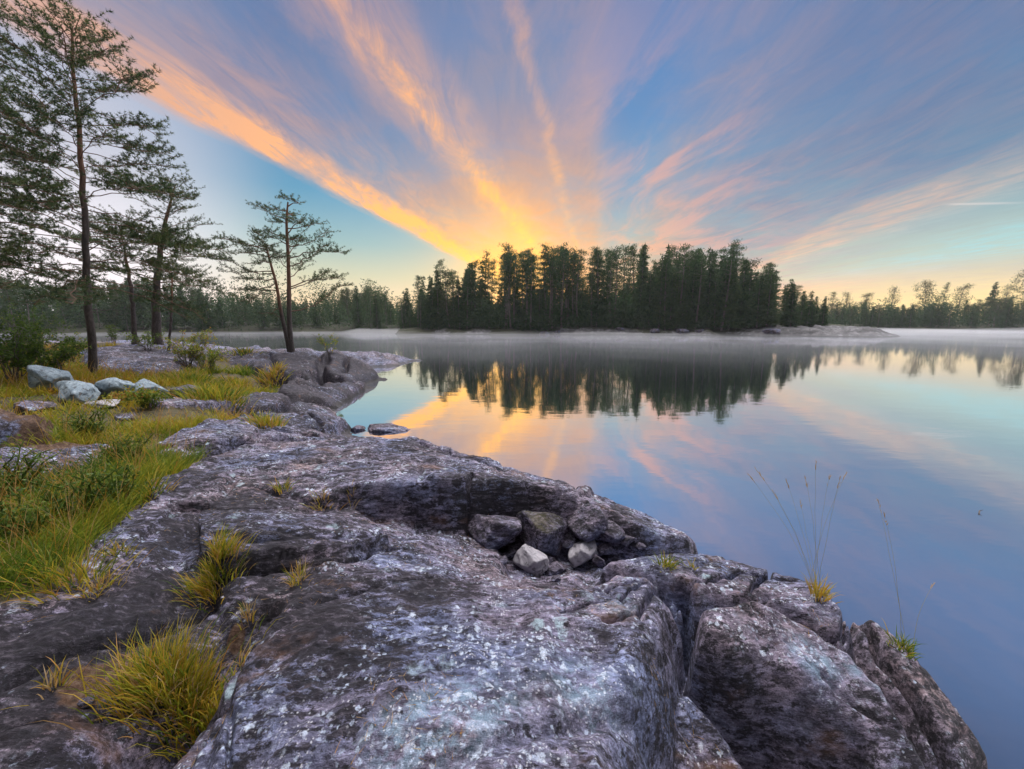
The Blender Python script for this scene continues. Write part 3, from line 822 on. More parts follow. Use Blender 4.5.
# mid-distance pines on the mound
b4 = on_ground(158, 343, 1.4)
t4 = at_px(176, 184, b4)
pine_tree("leaning pine with drooping sparse branches standing on the dark mound", b4, t4, .21,
          rand_limbs(34, .34, .99, lambda h: np.interp(h, [.3, .55, .8, 1], [3.4, 3.0, 2.0, .6]), low_droop=.2), bend=(-.45, 0, 0), dens=.8)
b3 = on_ground(134, 344, 1.4)
t3 = at_px(119, 226, b3)
pine_tree("thin young pine with a flat dark crown left of the leaning pine", b3, t3, .11,
          rand_limbs(18, .66, .99, lambda h: np.interp(h, [.6, .8, 1], [2.0, 1.8, .7])), bend=(.18, 0, 0), stubs=7)
b5 = on_ground(167, 350, 1.3)
t5 = at_px(172, 272, b5)
pine_tree("bare slim dead pine stem leaning in front of the mound", b5, t5, .045,
          rand_limbs(3, .85, .99, lambda h: .5), bend=(.05, 0, 0), stubs=4)

# twin-stemmed pine on the headland: limbs set out one by one
bt = on_ground(291, 352, .95)
e = empty("twin_pine_tree", bt)
tag(e, "small twin stemmed pine alone on the rocky headland by the water", "pine tree")
nd = Acc()
def px_path(pts, y): return np.array([PD(a, b, y) for a, b in pts])
def spline(pts, n=22):
    pts = np.asarray(pts); tt = np.linspace(0, 1, n); s = np.linspace(0, 1, len(pts))
    q = np.stack([np.interp(tt, s, pts[:, k]) for k in range(3)], 1)
    for _ in range(3):
        q[1:-1] = (q[:-2] + 2 * q[1:-1] + q[2:]) / 4
    return q
stB = spline(px_path([(292, 353), (290, 335), (289, 310), (289, 280), (288, 250), (286, 222), (288, 202)], bt[1]))
stA = spline(px_path([(290, 353), (285, 330), (280, 308), (277, 285), (270, 262), (266, 245)], bt[1] + .15))
for stem, r0, twigs in ((stB, .125, [(.96, 299, 203, 0, .5), (.93, 276, 209, .3, .45), (.86, 268, 212, -.5, .4), (.90, 293, 214, .6, .4), (.80, 311, 225, .3, .4), (.76, 300, 223, -.8, .4), (.74, 255, 232, .5, .4), (.70, 272, 238, -.6, .35),
                                (.70, 318, 237, -.5, .35), (.64, 297, 243, .8, .3), (.62, 333, 252, .2, .35), (.58, 322, 247, -1.0, .3), (.55, 277, 252, 1.0, .3), (.45, 322, 274, -.4, .45), (.46, 331, 278, .6, .45), (.32, 338, 287, .2, .35), (.50, 304, 262, 1.2, .3), (.84, 284, 222, 1.0, .4), (.66, 290, 240, -1.3, .4)]),
                        (stA, .10, [(.97, 243, 244, .3, .45), (.95, 231, 241, -.2, .45), (.9, 252, 252, .9, .4), (.98, 270, 248, -.7, .4), (.86, 236, 254, .4, .35), (.80, 258, 264, -.9, .35), (.72, 240, 274, .2, .3), (.66, 248, 279, 1.0, .25), (.62, 250, 290, -.4, .3), (.55, 254, 298, .5, .25), (.40, 272, 313, .1, .2), (.93, 262, 240, .5, .4), (.85, 282, 258, -.8, .3), (.70, 232, 262, -.3, .3)])):
    tr = Acc()
    trunk_tube(tr, stem, r0, .03, .15)
    for s, px, py, dy, tint in twigs:
        p0 = path_at(stem, s)
        p1 = PD(px, py, bt[1] + dy)
        needle_limb(tr, nd, p0, p1, (0, 0, .08 * np.linalg.norm(p1 - p0) * RNG.normal()), .030, .8, 1.0, tint, side_len=.42, start=.5)
        # a bough carries a broad flat pad at its end
        out = unit((p1 - p0) * [1, 1, .2])
        for k in range(2):
            d = unit(out + RNG.normal(size=3) * [.8, .8, .15])
            needle_limb(tr, nd, p1, p1 + d * RNG.uniform(.35, .75), (0, 0, .03), .012, 1.1, 1.0, tint, side_len=.36, start=.1)
    tr.build("trunk", M_bark, e, True, origin=bt)
nd.build("crown", M_needle, e, origin=bt)

# ------------------------------------------------------------------ far land: the wooded island and the shores across the lake
M_land, g, bs = new_mat("shore_ground")
geo = g.new("ShaderNodeNewGeometry"); gp = geo.outputs["Position"]
sp = g.new("ShaderNodeSeparateXYZ"); g.l.new(gp, sp.inputs[0])
n1 = g.noise(gp, .9, 6, .7)
rockc = g.ramp(g.noise(gp, .8, 7, .7), [(.3, (.05, .046, .05)), (.5, (.10, .095, .10)), (.65, (.24, .225, .24))])
floorc = g.ramp(n1, [(.3, (.018, .022, .010)), (.7, (.06, .058, .025))])
at = g.new("ShaderNodeAttribute"); at.attribute_name = "rock"
c = g.mix(g.smooth(g.m("ADD", at.outputs["Fac"], g.m("MULTIPLY", g.m("SUBTRACT", n1, .5), .9)), .4, .6), floorc, rockc)
c = g.mix(g.m("SUBTRACT", 1.0, g.smooth(sp.outputs[2], .02, .22)), c, (.03, .028, .027))
g.l.new(c, bs.inputs["Base Color"]); bs.inputs["Roughness"].default_value = .85

def land(name, poly, step, hmax, slope, rockf, seed):
    xs = [p[0] for p in poly]; ys = [p[1] for p in poly]
    gx = np.arange(min(xs) - 3, max(xs) + 3, step); gy = np.arange(min(ys) - 3, max(ys) + 3, step)
    GX, GY = np.meshgrid(gx, gy)
    x = GX.ravel(); y = GY.ravel()
    def h(x, y):
        sd = -poly_sd(x + fbm(x, y, .15, 3, seed) * 4, y + fbm(x, y, .15, 3, seed + 9) * 4, poly)
        z = np.where(sd > 0, hmax * (1 - np.exp(-np.maximum(sd, 0) * slope / hmax)), sd * .5)
        r = rockf(x, y, sd)
        return z + (fbm(x, y, .35, 4, seed + 3) * .7 + np.abs(fbm(x, y, .9, 3, seed + 4)) * .7 * r) * np.clip(sd * .6, 0, 1), r
    z, r = h(x, y)
    ny, nx = GX.shape
    i = (np.arange(ny - 1)[:, None] * nx + np.arange(nx - 1)[None]).ravel()
    f = np.stack([i, i + 1, i + nx + 1, i + nx], -1)
    keep = z[f].max(1) > -1.0
    o = mesh_np(name, np.c_[x, y, z], f[keep], M_land, smooth=True, attrs={"rock": r})
    tag(o, kind="structure")
    return lambda a, b: float(h(np.array([a]), np.array([b]))[0][0])

ISLAND = [(-29, 98), (-26, 94), (-15, 92.5), (0, 90.5), (12, 89), (28, 87.5), (42, 83.5), (52, 79.5), (61, 75.5), (66, 73.5), (71, 73), (74, 75), (82, 84), (88, 104), (60, 120), (20, 122), (-10, 116), (-29, 104)]
def isl_rock(x, y, sd):
    spit = np.clip((x - 42) / 14, 0, 1) * np.clip(1.35 - sd / 9, 0, 1)
    shore = np.clip(1.15 - sd / 4.5, 0, 1) * np.clip(.75 + 1.6 * fbm(x, y, .09, 2, 77), 0, 1)
    return np.maximum(spit, shore)
isl_z = land("island_ground", ISLAND, .55, 2.0, .62, isl_rock, 101)
LEFT_SHORE = [(-260, 60), (-150, 84), (-110, 100), (-85, 112), (-60, 119), (-40, 122), (-22, 128), (-8, 140), (-5, 175), (-120, 230), (-300, 200)]
left_z = land("left_shore_ground", LEFT_SHORE, 2.0, 3.0, .3, lambda x, y, sd: np.clip(.6 - sd / 3, 0, 1), 131)
RIGHT_SHORE = [(40, 172), (70, 168), (100, 163), (140, 158), (190, 152), (240, 140), (330, 120), (360, 200), (250, 260), (60, 240)]
right_z = land("right_shore_ground", RIGHT_SHORE, 2.0, 2.6, .3, lambda x, y, sd: np.clip(.3 - sd / 3, 0, 1), 151)

# ---- far tree kinds: each a trunk and a crown, later copied
def far_spruce(h, width, dens, seed):
    r = np.random.default_rng(seed)
    tr = Acc(); cr = Acc()
    tp = curve_pts((0, 0, -.6), (r.normal() * .15, r.normal() * .15, h), 9)
    tr.tube(tp, np.linspace(h * .011 + .03, .02, 9), 6, .0)
    z = h * r.uniform(.06, .14)
    while z < h * .985:
        s = z / h
        L = width * (1 - s) ** .8 * r.uniform(.65, 1.15) + .12
        nb = int(5 + 4 * (1 - s))
        for k in range(nb):
            az = r.uniform(0, 6.283)
            if r.random() < .12: continue
            l = L * r.uniform(.6, 1.15)
            m = max(4, int(l * 9 * dens))
            q = np.linspace(.15, 1, m)
            dr_ = np.array([math.sin(az), math.cos(az), 0])
            p = np.array([0, 0, z]) + dr_ * (q * l)[:, None] + np.array([0, 0, -1.0]) * (np.sin(q * 1.9) * .32 * l)[:, None] + r.normal(size=(m, 3)) * .10
            d = unit(dr_ * .8 + np.array([0, 0, -.35]) + r.normal(size=(m, 3)) * .55)
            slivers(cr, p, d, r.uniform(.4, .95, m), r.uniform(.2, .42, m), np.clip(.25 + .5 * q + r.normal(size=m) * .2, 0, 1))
        z += h * r.uniform(.018, .032)
    return tr, cr

def far_pine(h, crown0, width, dens, seed):
    r = np.random.default_rng(seed)
    tr = Acc(); cr = Acc()
    tp = curve_pts((0, 0, -.6), (r.normal() * .5, r.normal() * .5, h), 11, (r.normal() * .3, r.normal() * .3, 0))
    tr.tube(tp, np.linspace(h * .011 + .05, .04, 11), 6, .0)
    nb = int(26 * dens)
    for k in range(nb):
        s = crown0 + (1 - crown0) * (k + r.random()) / nb
        p0 = path_at(tp, s)
        rel = (s - crown0) / (1 - crown0)
        l = width * (math.sin(min(1, rel * 1.15 + .22) * math.pi * .93) ** .6) * r.uniform(.45, 1.1) + .25
        az = k * 2.4 + r.normal() * .4
        el = np.interp(rel, [0, .6, 1], [-.05, .25, .9])
        d0 = np.array([math.sin(az) * math.cos(el), math.cos(az) * math.cos(el), math.sin(el)])
        p1 = p0 + d0 * l
        tr.tube(curve_pts(p0, p1, 4, (0, 0, .05 * l)), np.linspace(.05, .015, 4), 4, .0)
        for c_ in range(3):
            c0 = p0 + (p1 - p0) * r.uniform(.5, 1.05) + r.normal(size=3) * [.3, .3, .12]
            m = int(26 * dens)
            p = c0 + r.normal(size=(m, 3)) * [.42, .42, .17]
            d = unit(r.normal(size=(m, 3)) + [0, 0, .5] + d0 * .5)
            slivers(cr, p, d, r.uniform(.22, .5, m), r.uniform(.09, .18, m), np.clip(.5 + r.normal(size=m) * .25, 0, 1))
    for k in range(7):     # bare snags under the crown
        s = r.uniform(.25, crown0); p0 = path_at(tp, s); az = r.uniform(0, 6.28)
        tr.tube(np.array([p0, p0 + np.array([math.sin(az), math.cos(az), -.2]) * r.uniform(.5, 1.4)]), [.03, .01], 3, .0)
    return tr, cr

def far_birch(h, width, dens, seed):
    r = np.random.default_rng(seed)
    tr = Acc(); cr = Acc()
    tp = curve_pts((0, 0, -.6), (r.normal() * .5, r.normal() * .5, h * .96), 9, (r.normal() * .4, r.normal() * .4, 0))
    tr.tube(tp, np.linspace(h * .010 + .04, .03, 9), 6, .0)
    for k in range(int(24 * dens)):
        s = .26 + .70 * (k + r.random()) / (24 * dens)
        p0 = path_at(tp, s)
        l = width * math.sin(min(1.0, (s - .2) / .8 * .8 + .18) * math.pi) ** .7 * r.uniform(.55, 1.1) + .3
        az = k * 2.4 + r.normal() * .4
        el = r.uniform(.2, .9)
        d0 = np.array([math.sin(az) * math.cos(el), math.cos(az) * math.cos(el), math.sin(el)])
        p1 = p0 + d0 * l
        tr.tube(curve_pts(p0, p1, 4, (0, 0, .08 * l)), np.linspace(.05, .012, 4), 4, .0)
        for c_ in range(5):
            c0 = p0 + (p1 - p0) * r.uniform(.35, 1.1) + r.normal(size=3) * .3
            m = int(20 * dens)
            p = c0 + r.normal(size=(m, 3)) * [.45, .45, .38]
            leaves(cr, p, unit(r.normal(size=(m, 3)) + [0, 0, -.4]), r.uniform(.18, .34, m), r.uniform(.12, .22, m), np.clip(.5 + r.normal(size=m) * .25, 0, 1))
    return tr, cr

PROTO = {}
def proto(key, tr, cr, fol):
    e = empty(key.split("#")[0], (0, 0, 0))
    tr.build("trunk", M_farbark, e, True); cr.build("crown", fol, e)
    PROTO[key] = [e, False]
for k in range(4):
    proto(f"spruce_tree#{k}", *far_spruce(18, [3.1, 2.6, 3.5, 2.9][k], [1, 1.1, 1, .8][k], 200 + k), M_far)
for k in range(4):
    proto(f"pine_tree#{k}", *far_pine(18, [.52, .45, .60, .40][k], [2.3, 2.0, 2.5, 2.2][k], [1, .9, .9, 1][k], 300 + k), M_far)
for k in range(3):
    proto(f"birch_tree#{k}", *far_birch(14, [3.0, 2.5, 3.4][k], [1, .8, 1.1][k], 400 + k), M_farleaf)
tag_of = {"spruce": "spruce tree", "pine": "pine tree", "birch": "birch tree"}
USED = set()
def put_tree(kind, var, x, y, z, h, label, group):
    key = f"{kind}_tree#{var}"
    src, used = PROTO[key][:2]
    if not used:
        o = src; PROTO[key][1] = True
    else:
        o = src.copy(); COL.objects.link(o)
        for ch in PROTO[key][2]:
            c = ch.copy(); COL.objects.link(c); c.parent = o
    if not used:
        PROTO[key].append(list(src.children))
    hh = {"spruce": 18, "pine": 18, "birch": 14}[kind]
    s = h / hh
    o.location = (x, y, z)
    w = s ** .75 * RNG.uniform(.9, 1.1)
    o.scale = (w, w, s)
    o.rotation_euler = (RNG.normal() * .015, RNG.normal() * .015, RNG.uniform(0, 6.28))
    base = label; n = 2
    USED.add(label)
    tag(o, label, tag_of[kind], group)
    return o

def px_of(x, y): return 512 + F_PX * x / (y * math.cos(PITCH) + 1e-6 - 0)   # picture column of a far point

SKY_PX = [395, 402, 412, 425, 440, 460, 480, 500, 512, 530, 560, 590, 615, 632, 650, 672, 700, 730, 745, 770, 790, 805, 820]
SKY_PY = [300, 292, 280, 270, 266, 266, 262, 258, 253, 258, 254, 253, 253, 243, 252, 252, 252, 250, 262, 267, 281, 291, 297]
def size_word(h, lo, hi):
    return "low" if h < lo else ("tall" if h > hi else "mid-height")
def place_island():
    spots = []
    tries = 0
    while len(spots) < 262 and tries < 12000:
        tries += 1
        px = RNG.uniform(397, 822)
        depth = RNG.choice([1, 2, 3], p=[.42, .33, .25])
        fy = np.interp((px - 512) / F_PX * 88, [-29, 0, 28, 52, 72], [96, 92.5, 89.5, 82, 79])
        y = fy + {1: RNG.uniform(1.0, 5), 2: RNG.uniform(5, 12), 3: RNG.uniform(12, 24)}[depth]
        x = (px - 512) / F_PX * y * .99
        if poly_sd(np.array([x]), np.array([y]), ISLAND)[0] > -1.0: continue
        if any((x - a) ** 2 + (y - b) ** 2 < .8 ** 2 for a, b, *_ in spots): continue
        spots.append((x, y, px, depth))
    spots.sort(key=lambda s: s[2])
    seen = {}
    for i, (x, y, px, depth) in enumerate(spots):
        z = isl_z(x, y) - .1
        top = np.interp(px, SKY_PX, SKY_PY)
        hmax = CAM_Z + (324 - top) * y / F_PX * 1.0 - z
        gap = 485 < px < 625
        f = RNG.uniform(.80, 1.04) if RNG.random() < .58 else RNG.uniform(.45, .74)
        if gap: f = RNG.uniform(.86, 1.04) if RNG.random() < .55 else RNG.uniform(.42, .66)
        h = max(4.5, hmax * f)
        if gap: kind = "pine" if f > .6 else "spruce"
        else: kind = RNG.choice(["spruce", "pine", "birch"], p=[.56, .39, .05])
        var = RNG.integers(0, 3 if kind == "birch" else 4)
        row = {1: "at the waterside", 2: "mid wood", 3: "at the back"}[depth]
        pc = round((px - 397) / 425 * 100)
        lab = f"{size_word(h, 9, 16)} {kind} {row} on the wooded island, {pc}% from its left tip"
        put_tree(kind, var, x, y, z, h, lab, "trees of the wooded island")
place_island()

def shore_trees(n, poly, zf, pxr, profile, kinds, group, where, row0, seed, lone=0):
    r = np.random.default_rng(seed)
    spots = []; tries = 0
    while len(spots) < n and tries < 9000:
        tries += 1
        px = r.uniform(*pxr)
        y = r.uniform(95, 215)
        x = (px - 512) / F_PX * y * .99
        sd = poly_sd(np.array([x]), np.array([y]), poly)[0]
        if sd > -1.2 or sd < -26: continue
        if any((x - a) ** 2 + (y - b) ** 2 < 1.8 ** 2 for a, b, *_ in spots): continue
        spots.append((x, y, px, -sd))
    spots.sort(key=lambda s: s[2])
    for x, y, px, sd in spots:
        z = zf(x, y) - .1
        hm = CAM_Z + (324 - np.interp(px, *profile)) * y / F_PX - z
        h = max(4, hm * (r.uniform(.72, 1.02)))
        kind = r.choice(["spruce", "pine", "birch"], p=kinds)
        var = r.integers(0, 3 if kind == "birch" else 4)
        pc = round((px - pxr[0]) / (pxr[1] - pxr[0]) * 100)
        row = "at the waterside" if sd < 7 else ("mid wood" if sd < 16 else "at the back")
        put_tree(kind, var, x, y, z, h, f"{size_word(h, 9, 14)} {kind} {row} on the {where} shore, {pc}% along it from the left", group)
shore_trees(215, LEFT_SHORE, left_z, (-40, 412), ([-40, 0, 60, 110, 180, 215, 260, 300, 330, 345, 362, 378, 392, 412], [268, 272, 284, 280, 276, 296, 298, 302, 300, 286, 284, 288, 298, 300]), [.6, .3, .1], "trees of the left far shore", "left", 0, 11)
shore_trees(125, RIGHT_SHORE, right_z, (780, 1070), ([780, 850, 900, 950, 1000, 1070], [300, 303, 304, 302, 298, 290]), [.4, .25, .35], "trees of the right far shore", "right", 0, 12)
for px, top, y, kind, var in ((862, 293, 182, "birch", 0), (887, 287, 180, "birch", 1), (918, 281, 178, "birch", 2), (940, 286, 184, "pine", 1), (953, 285, 178, "birch", 0), (988, 283, 174, "spruce", 1), (1002, 284, 176, "birch", 1), (1016, 270, 170, "birch", 2), (1026, 274, 168, "pine", 0), (830, 294, 190, "pine", 2), (842, 292, 188, "birch", 1)):
    x = (px - 512) / F_PX * y * .99; z = right_z(x, y) - .1
    put_tree(kind, var, x, y, z, CAM_Z + (324 - top) * y / F_PX - z, f"lone {kind} crown rising {'high' if top < 284 else 'a little'} above the right shore woods, {round((px - 780) / 2.9)}% along it", "trees that stand out above the right shore")

# ---- undergrowth along the far shores: a mass nobody could count
def undergrowth(name, label, poly, zf, n, hmax, sdr, seed, xr=None):
    r = np.random.default_rng(seed)
    xs = [p[0] for p in poly]; ys = [p[1] for p in poly]
    acc = Acc()
    k = 0
    while k < n:
        x = r.uniform(min(xs), max(xs), 400); y = r.uniform(min(ys), max(ys), 400)
        sd = -poly_sd(x, y, poly)
        ok = (sd > sdr[0]) & (sd < sdr[1])
        if xr: ok &= (x > xr[0]) & (x < xr[1])
        for a, b in zip(x[ok], y[ok]):
            h = hmax * r.uniform(.25, 1.0) * (0.55 + 1.1 * max(0, fbm(np.array([a]), np.array([b]), .11, 2, seed)[0] + .35))
            z = zf(a, b)
            m = int(26 * max(1, h / 2.5))
            rad = .7 + .28 * h
            hh = r.random(m) ** .8
            p = np.stack([a + r.normal(size=m) * rad * .5 * (1.1 - hh * .7), b + r.normal(size=m) * rad * .5 * (1.1 - hh * .7), z + hh * h], 1)
            slivers(acc, p, unit(r.normal(size=(m, 3)) + [0, 0, .3]), r.uniform(.4, .9, m), r.uniform(.22, .45, m), np.clip(r.normal(size=m) * .22 + .45, 0, 1))
            k += 1
    o = acc.build(name, M_far)
    tag(o, label, "undergrowth", kind="stuff")
undergrowth("undergrowth", "dark bushes and saplings filling the foot of the island wood", ISLAND, isl_z, 2000, 7.0, (2.2, 17), 21, (-27, 52))
undergrowth("undergrowth", "hazy bushes along the foot of the left far shore", LEFT_SHORE, left_z, 1300, 13.0, (1.0, 22), 22, (-190, -10))
undergrowth("undergrowth", "dark thicket along the foot of the right far shore", RIGHT_SHORE, right_z, 2300, 9.5, (.8, 24), 23, (60, 330))

# ------------------------------------------------------------------ grass
def blades(acc, root, lean, length, width, tint, droop=.5):
    """Curved tapering blades: three segments each."""
    n = len(root)
    length = np.asarray(length).reshape(-1, 1); width = np.asarray(width).reshape(-1, 1)
    up = np.array([0, 0, 1.0])
    d = unit(up + lean)
    side = unit(np.cross(d, rand_dirs(n))) * width * .5
    hz = unit(lean * [1, 1, 0] + 1e-6)
    p1 = root + d * length * .4
    p2 = p1 + unit(d + hz * droop * .5) * length * .35
    p3 = p2 + unit(d + hz * droop * 1.3 - up * droop * .5) * length * .25
    v = np.stack([root - side, root + side, p1 - side * .85, p1 + side * .85, p2 - side * .55, p2 + side * .55, p3], 1).reshape(-1, 3)
    k = np.arange(n)[:, None] * 7
    f4 = np.concatenate([k + [0, 1, 3, 2], k + [2, 3, 5, 4]]); f3 = k + [4, 5, 6]
    acc.add(v, f3=f3, f4=f4, a=np.repeat(tint, 7))

def meadow():
    acc = Acc()
    n = 26000
    th = RNG.uniform(math.radians(-75), math.radians(-8), n * 4)
    r = np.exp(RNG.uniform(math.log(2.2), math.log(27), n * 4))
    x = r * np.sin(th); y = r * np.cos(th)
    # clumps: pull the points towards the nearest of many tuft centres
    z, soil, rock = height(x, y)
    pn = fbm(x, y, .9, 4, 301)
    bl = [on_ground(*q) for q in ((54, 396), (76, 402), (113, 399), (143, 397), (34, 412), (95, 404), (128, 402), (185, 397))]
    clear = np.min([np.hypot(x - b[0], (y - b[1] + .25) * .8) for b in bl], axis=0) > .36
    keep = clear & (soil > .45) & (rock < .55) & (pn + .02 + (soil - .6) * .5 > RNG.uniform(-.12, .5, len(x)))
    x, y, z, r, pn, soil = (a[keep] for a in (x, y, z, r, pn, soil))
    x, y, z, r, pn, soil = (a[:n] for a in (x, y, z, r, pn, soil))
    m = 4
    X_ = np.repeat(x, m) + RNG.normal(size=len(x) * m) * .035; Y_ = np.repeat(y, m) + RNG.normal(size=len(x) * m) * .035
    Z_ = np.repeat(z, m) - .02
    hn = np.repeat(fbm(x, y, .55, 3, 311), m); cn = np.repeat(fbm(x, y, .42, 3, 321) * .9 + fbm(x, y, 2.0, 3, 331) * .5, m)
    L = np.clip(.19 + hn * .22 + RNG.normal(size=len(X_)) * .06, .07, .5)
    lean = np.stack([RNG.normal(size=len(X_)) * .42 + .06, RNG.normal(size=len(X_)) * .42, np.zeros(len(X_))], 1)
    tint = np.clip(.52 + cn * .6 + RNG.normal(size=len(X_)) * .10, 0, 1)
    wd = np.clip(.0055 * np.repeat(r, m) / 4, .005, .022)
    blades(acc, np.c_[X_, Y_, Z_], lean, L, wd, tint, .7)
    # dead straw standing among the green
    sel = RNG.random(len(X_)) < .05
    k = sel.sum()
    blades(acc, np.c_[X_, Y_, Z_][sel], RNG.normal(size=(k, 3)) * [.25, .25, 0], RNG.uniform(.25, .55, k), wd[sel] * .6, np.clip(.93 + RNG.normal(size=k) * .05, 0, 1), .3)
    o = acc.build("grass", M_grass)
    tag(o, "green and yellowing grass growing over the left side of the point", "grass", kind="stuff")
meadow()

def tuft(px, py, n, h, rad, tint, label, group="grass tufts in the rock cracks", spread=.45, name="grass_tuft", sx=1.0, ang=0.0, guess=.9):
    b = on_ground(px, py, guess)
    e_a = Acc()
    q = RNG.normal(size=(n, 2)) * rad * .5
    c, s = math.cos(ang), math.sin(ang)
    off = np.stack([q[:, 0] * sx * c - q[:, 1] * s, q[:, 0] * sx * s + q[:, 1] * c], 1)
    zz, _, _ = height(b[0] + off[:, 0], b[1] + off[:, 1])
    root = np.c_[off, zz - b[2] - .012]
    lean = np.c_[q / max(rad, 1e-3) * spread * 1.2 + RNG.normal(size=(n, 2)) * spread * .55, np.zeros(n)]
    L = h * RNG.uniform(.45, 1.1, n)
    blades(e_a, root, lean, L, np.full(n, .0048 * max(1.0, np.hypot(b[0], b[1]) / 2.8)), np.clip(tint + RNG.normal(size=n) * .24, 0, 1), .6)
    k = n // 3      # dead thatch round the foot of the tuft
    sel = RNG.integers(0, n, k)
    blades(e_a, root[sel] + np.c_[RNG.normal(size=(k, 2)) * rad * .12, np.zeros(k)], lean[sel] * 1.6 + RNG.normal(size=(k, 3)) * [.5, .5, 0], h * RNG.uniform(.2, .55, k), np.full(k, .004 * max(1.0, np.hypot(b[0], b[1]) / 2.8)), np.clip(.96 + RNG.normal(size=k) * .05, 0, 1), .9)
    o = e_a.build(name, M_grass)
    o.location = b
    tag(o, label, "grass tuft", group)
    return o
tuft(182, 700, 1300, .25, .10, .60, "largest tuft, green and orange grass filling the crevice at lower left", sx=1.7, ang=.75, spread=.2)
tuft(216, 570, 620, .17, .09, .60, "yellow green tuft on dark rock left of the narrow crack", sx=1.3, spread=.3)
tuft(298, 583, 60, .13, .05, .78, "small orange tuft at the lower end of the narrow crack")
tuft(321, 506, 50, .13, .05, .82, "straw coloured tuft at the left corner of the rock step", sx=1.6)
tuft(352, 508, 18, .16, .04, .90, "few dry stalks standing in the shade under the rock step", spread=.25)
tuft(282, 490, 45, .14, .05, .55, "thin green and brown tuft on the upper slab")
tuft(665, 566, 110, .12, .05, .40, "small bright green tuft on the ridge behind the loose stones")
tuft(692, 568, 24, .08, .03, .40, "tiny green sprig just right of the bright green tuft")
tuft(900, 648, 70, .12, .05, .30, "green tuft in the crack near the right waterline")
tuft(845, 614, 24, .09, .03, .36, "few green blades where two cracks meet")
tuft(618, 492, 18, .12, .05, .30, "few thin green blades above the mossy boulder", guess=.8)
tuft(68, 580, 240, .20, .12, .56, "yellow tuft at the edge of the meadow by bare rock", sx=1.4)
tuft(98, 590, 90, .10, .07, .85, "low orange brown tuft beside the yellow meadow edge tuft")
tuft(54, 688, 40, .12, .04, .75, "small yellow tuft on the brown duff at far left")
tuft(248, 618, 40, .12, .03, .92, "rust red upright sprig by the white chip of stone", spread=.2)
tuft(145, 500, 220, .18, .14, .42, "green tuft where the meadow meets the dark slab")
tuft(120, 552, 60, .09, .07, .62, "low mossy tuft on the bare strip below the meadow")
tuft(215, 398, 500, .42, .45, .46, "broad green tuft among the rocks below the headland", group="grass tufts of the middle ground")
tuft(240, 388, 420, .40, .42, .62, "ochre tuft next to the broad green one below the headland", group="grass tufts of the middle ground")
tuft(272, 378, 260, .38, .36, .72, "orange tuft nearest the water below the headland", group="grass tufts of the middle ground")
tuft(268, 424, 240, .26, .22, .55, "yellow tuft on the flat rocks near the inlet", group="grass tufts of the middle ground")
tuft(190, 384, 420, .40, .40, .35, "dark green tuft left of the broad green one", group="grass tufts of the middle ground")
tuft(244, 352, 120, .35, .45, .42, "small tuft on the skyline of the headland", group="grass tufts of the middle ground")

def reed_clump(px, py, stalks, label, n, h, tint, heads=True):
    b = on_ground(px, py, .6)
    e = empty("reed_clump", b)
    tag(e, label, "grass clump", "grass clumps with tall seed stalks")
    a = Acc()
    off = RNG.normal(size=(n, 2)) * .022
    lean = np.c_[off * 9 + RNG.normal(size=(n, 2)) * .12, np.zeros(n)]
    blades(a, np.c_[off, np.full(n, -.02)], lean, h * RNG.uniform(.4, 1.1, n), np.full(n, .005), np.clip(tint + RNG.normal(size=n) * .12, 0, 1), .4)
    a.build("foliage", M_grass, e)
    for tx, ty, dy in stalks:
        s = Acc()
        top = PD(tx, ty, b[1] + dy) - b
        r0 = np.array([RNG.normal() * .02, RNG.normal() * .02, -.01])
        pts = curve_pts(r0, top, 9, (-(top[0]) * .10, 0, .02), .002)
        s.tube(pts, np.linspace(.0010, .0005, 9), 3, .62)
        k = 12
        p = path_at(pts, RNG.uniform(.90, 1.0, k))
        slivers(s, p, unit(unit(top - r0) + RNG.normal(size=(k, 3)) * .25), np.full(k, .026), np.full(k, .004), .98)
        s.build("stalk", M_grass, e)
reed_clump(818, 596, [(748, 474, .25), (755, 468, .0), (772, 490, .1), (786, 480, .3), (805, 478, .1), (816, 462, .2), (830, 476, .25), (840, 478, .05), (846, 474, .3), (800, 500, .3)], "orange grass clump with tall thin seed stalks against the water", 90, .17, .74)
reed_clump(905, 650, [(878, 500, .3), (884, 514, .1), (934, 584, .2)], "green clump with two tall bent stalks near the right waterline", 40, .09, .32)

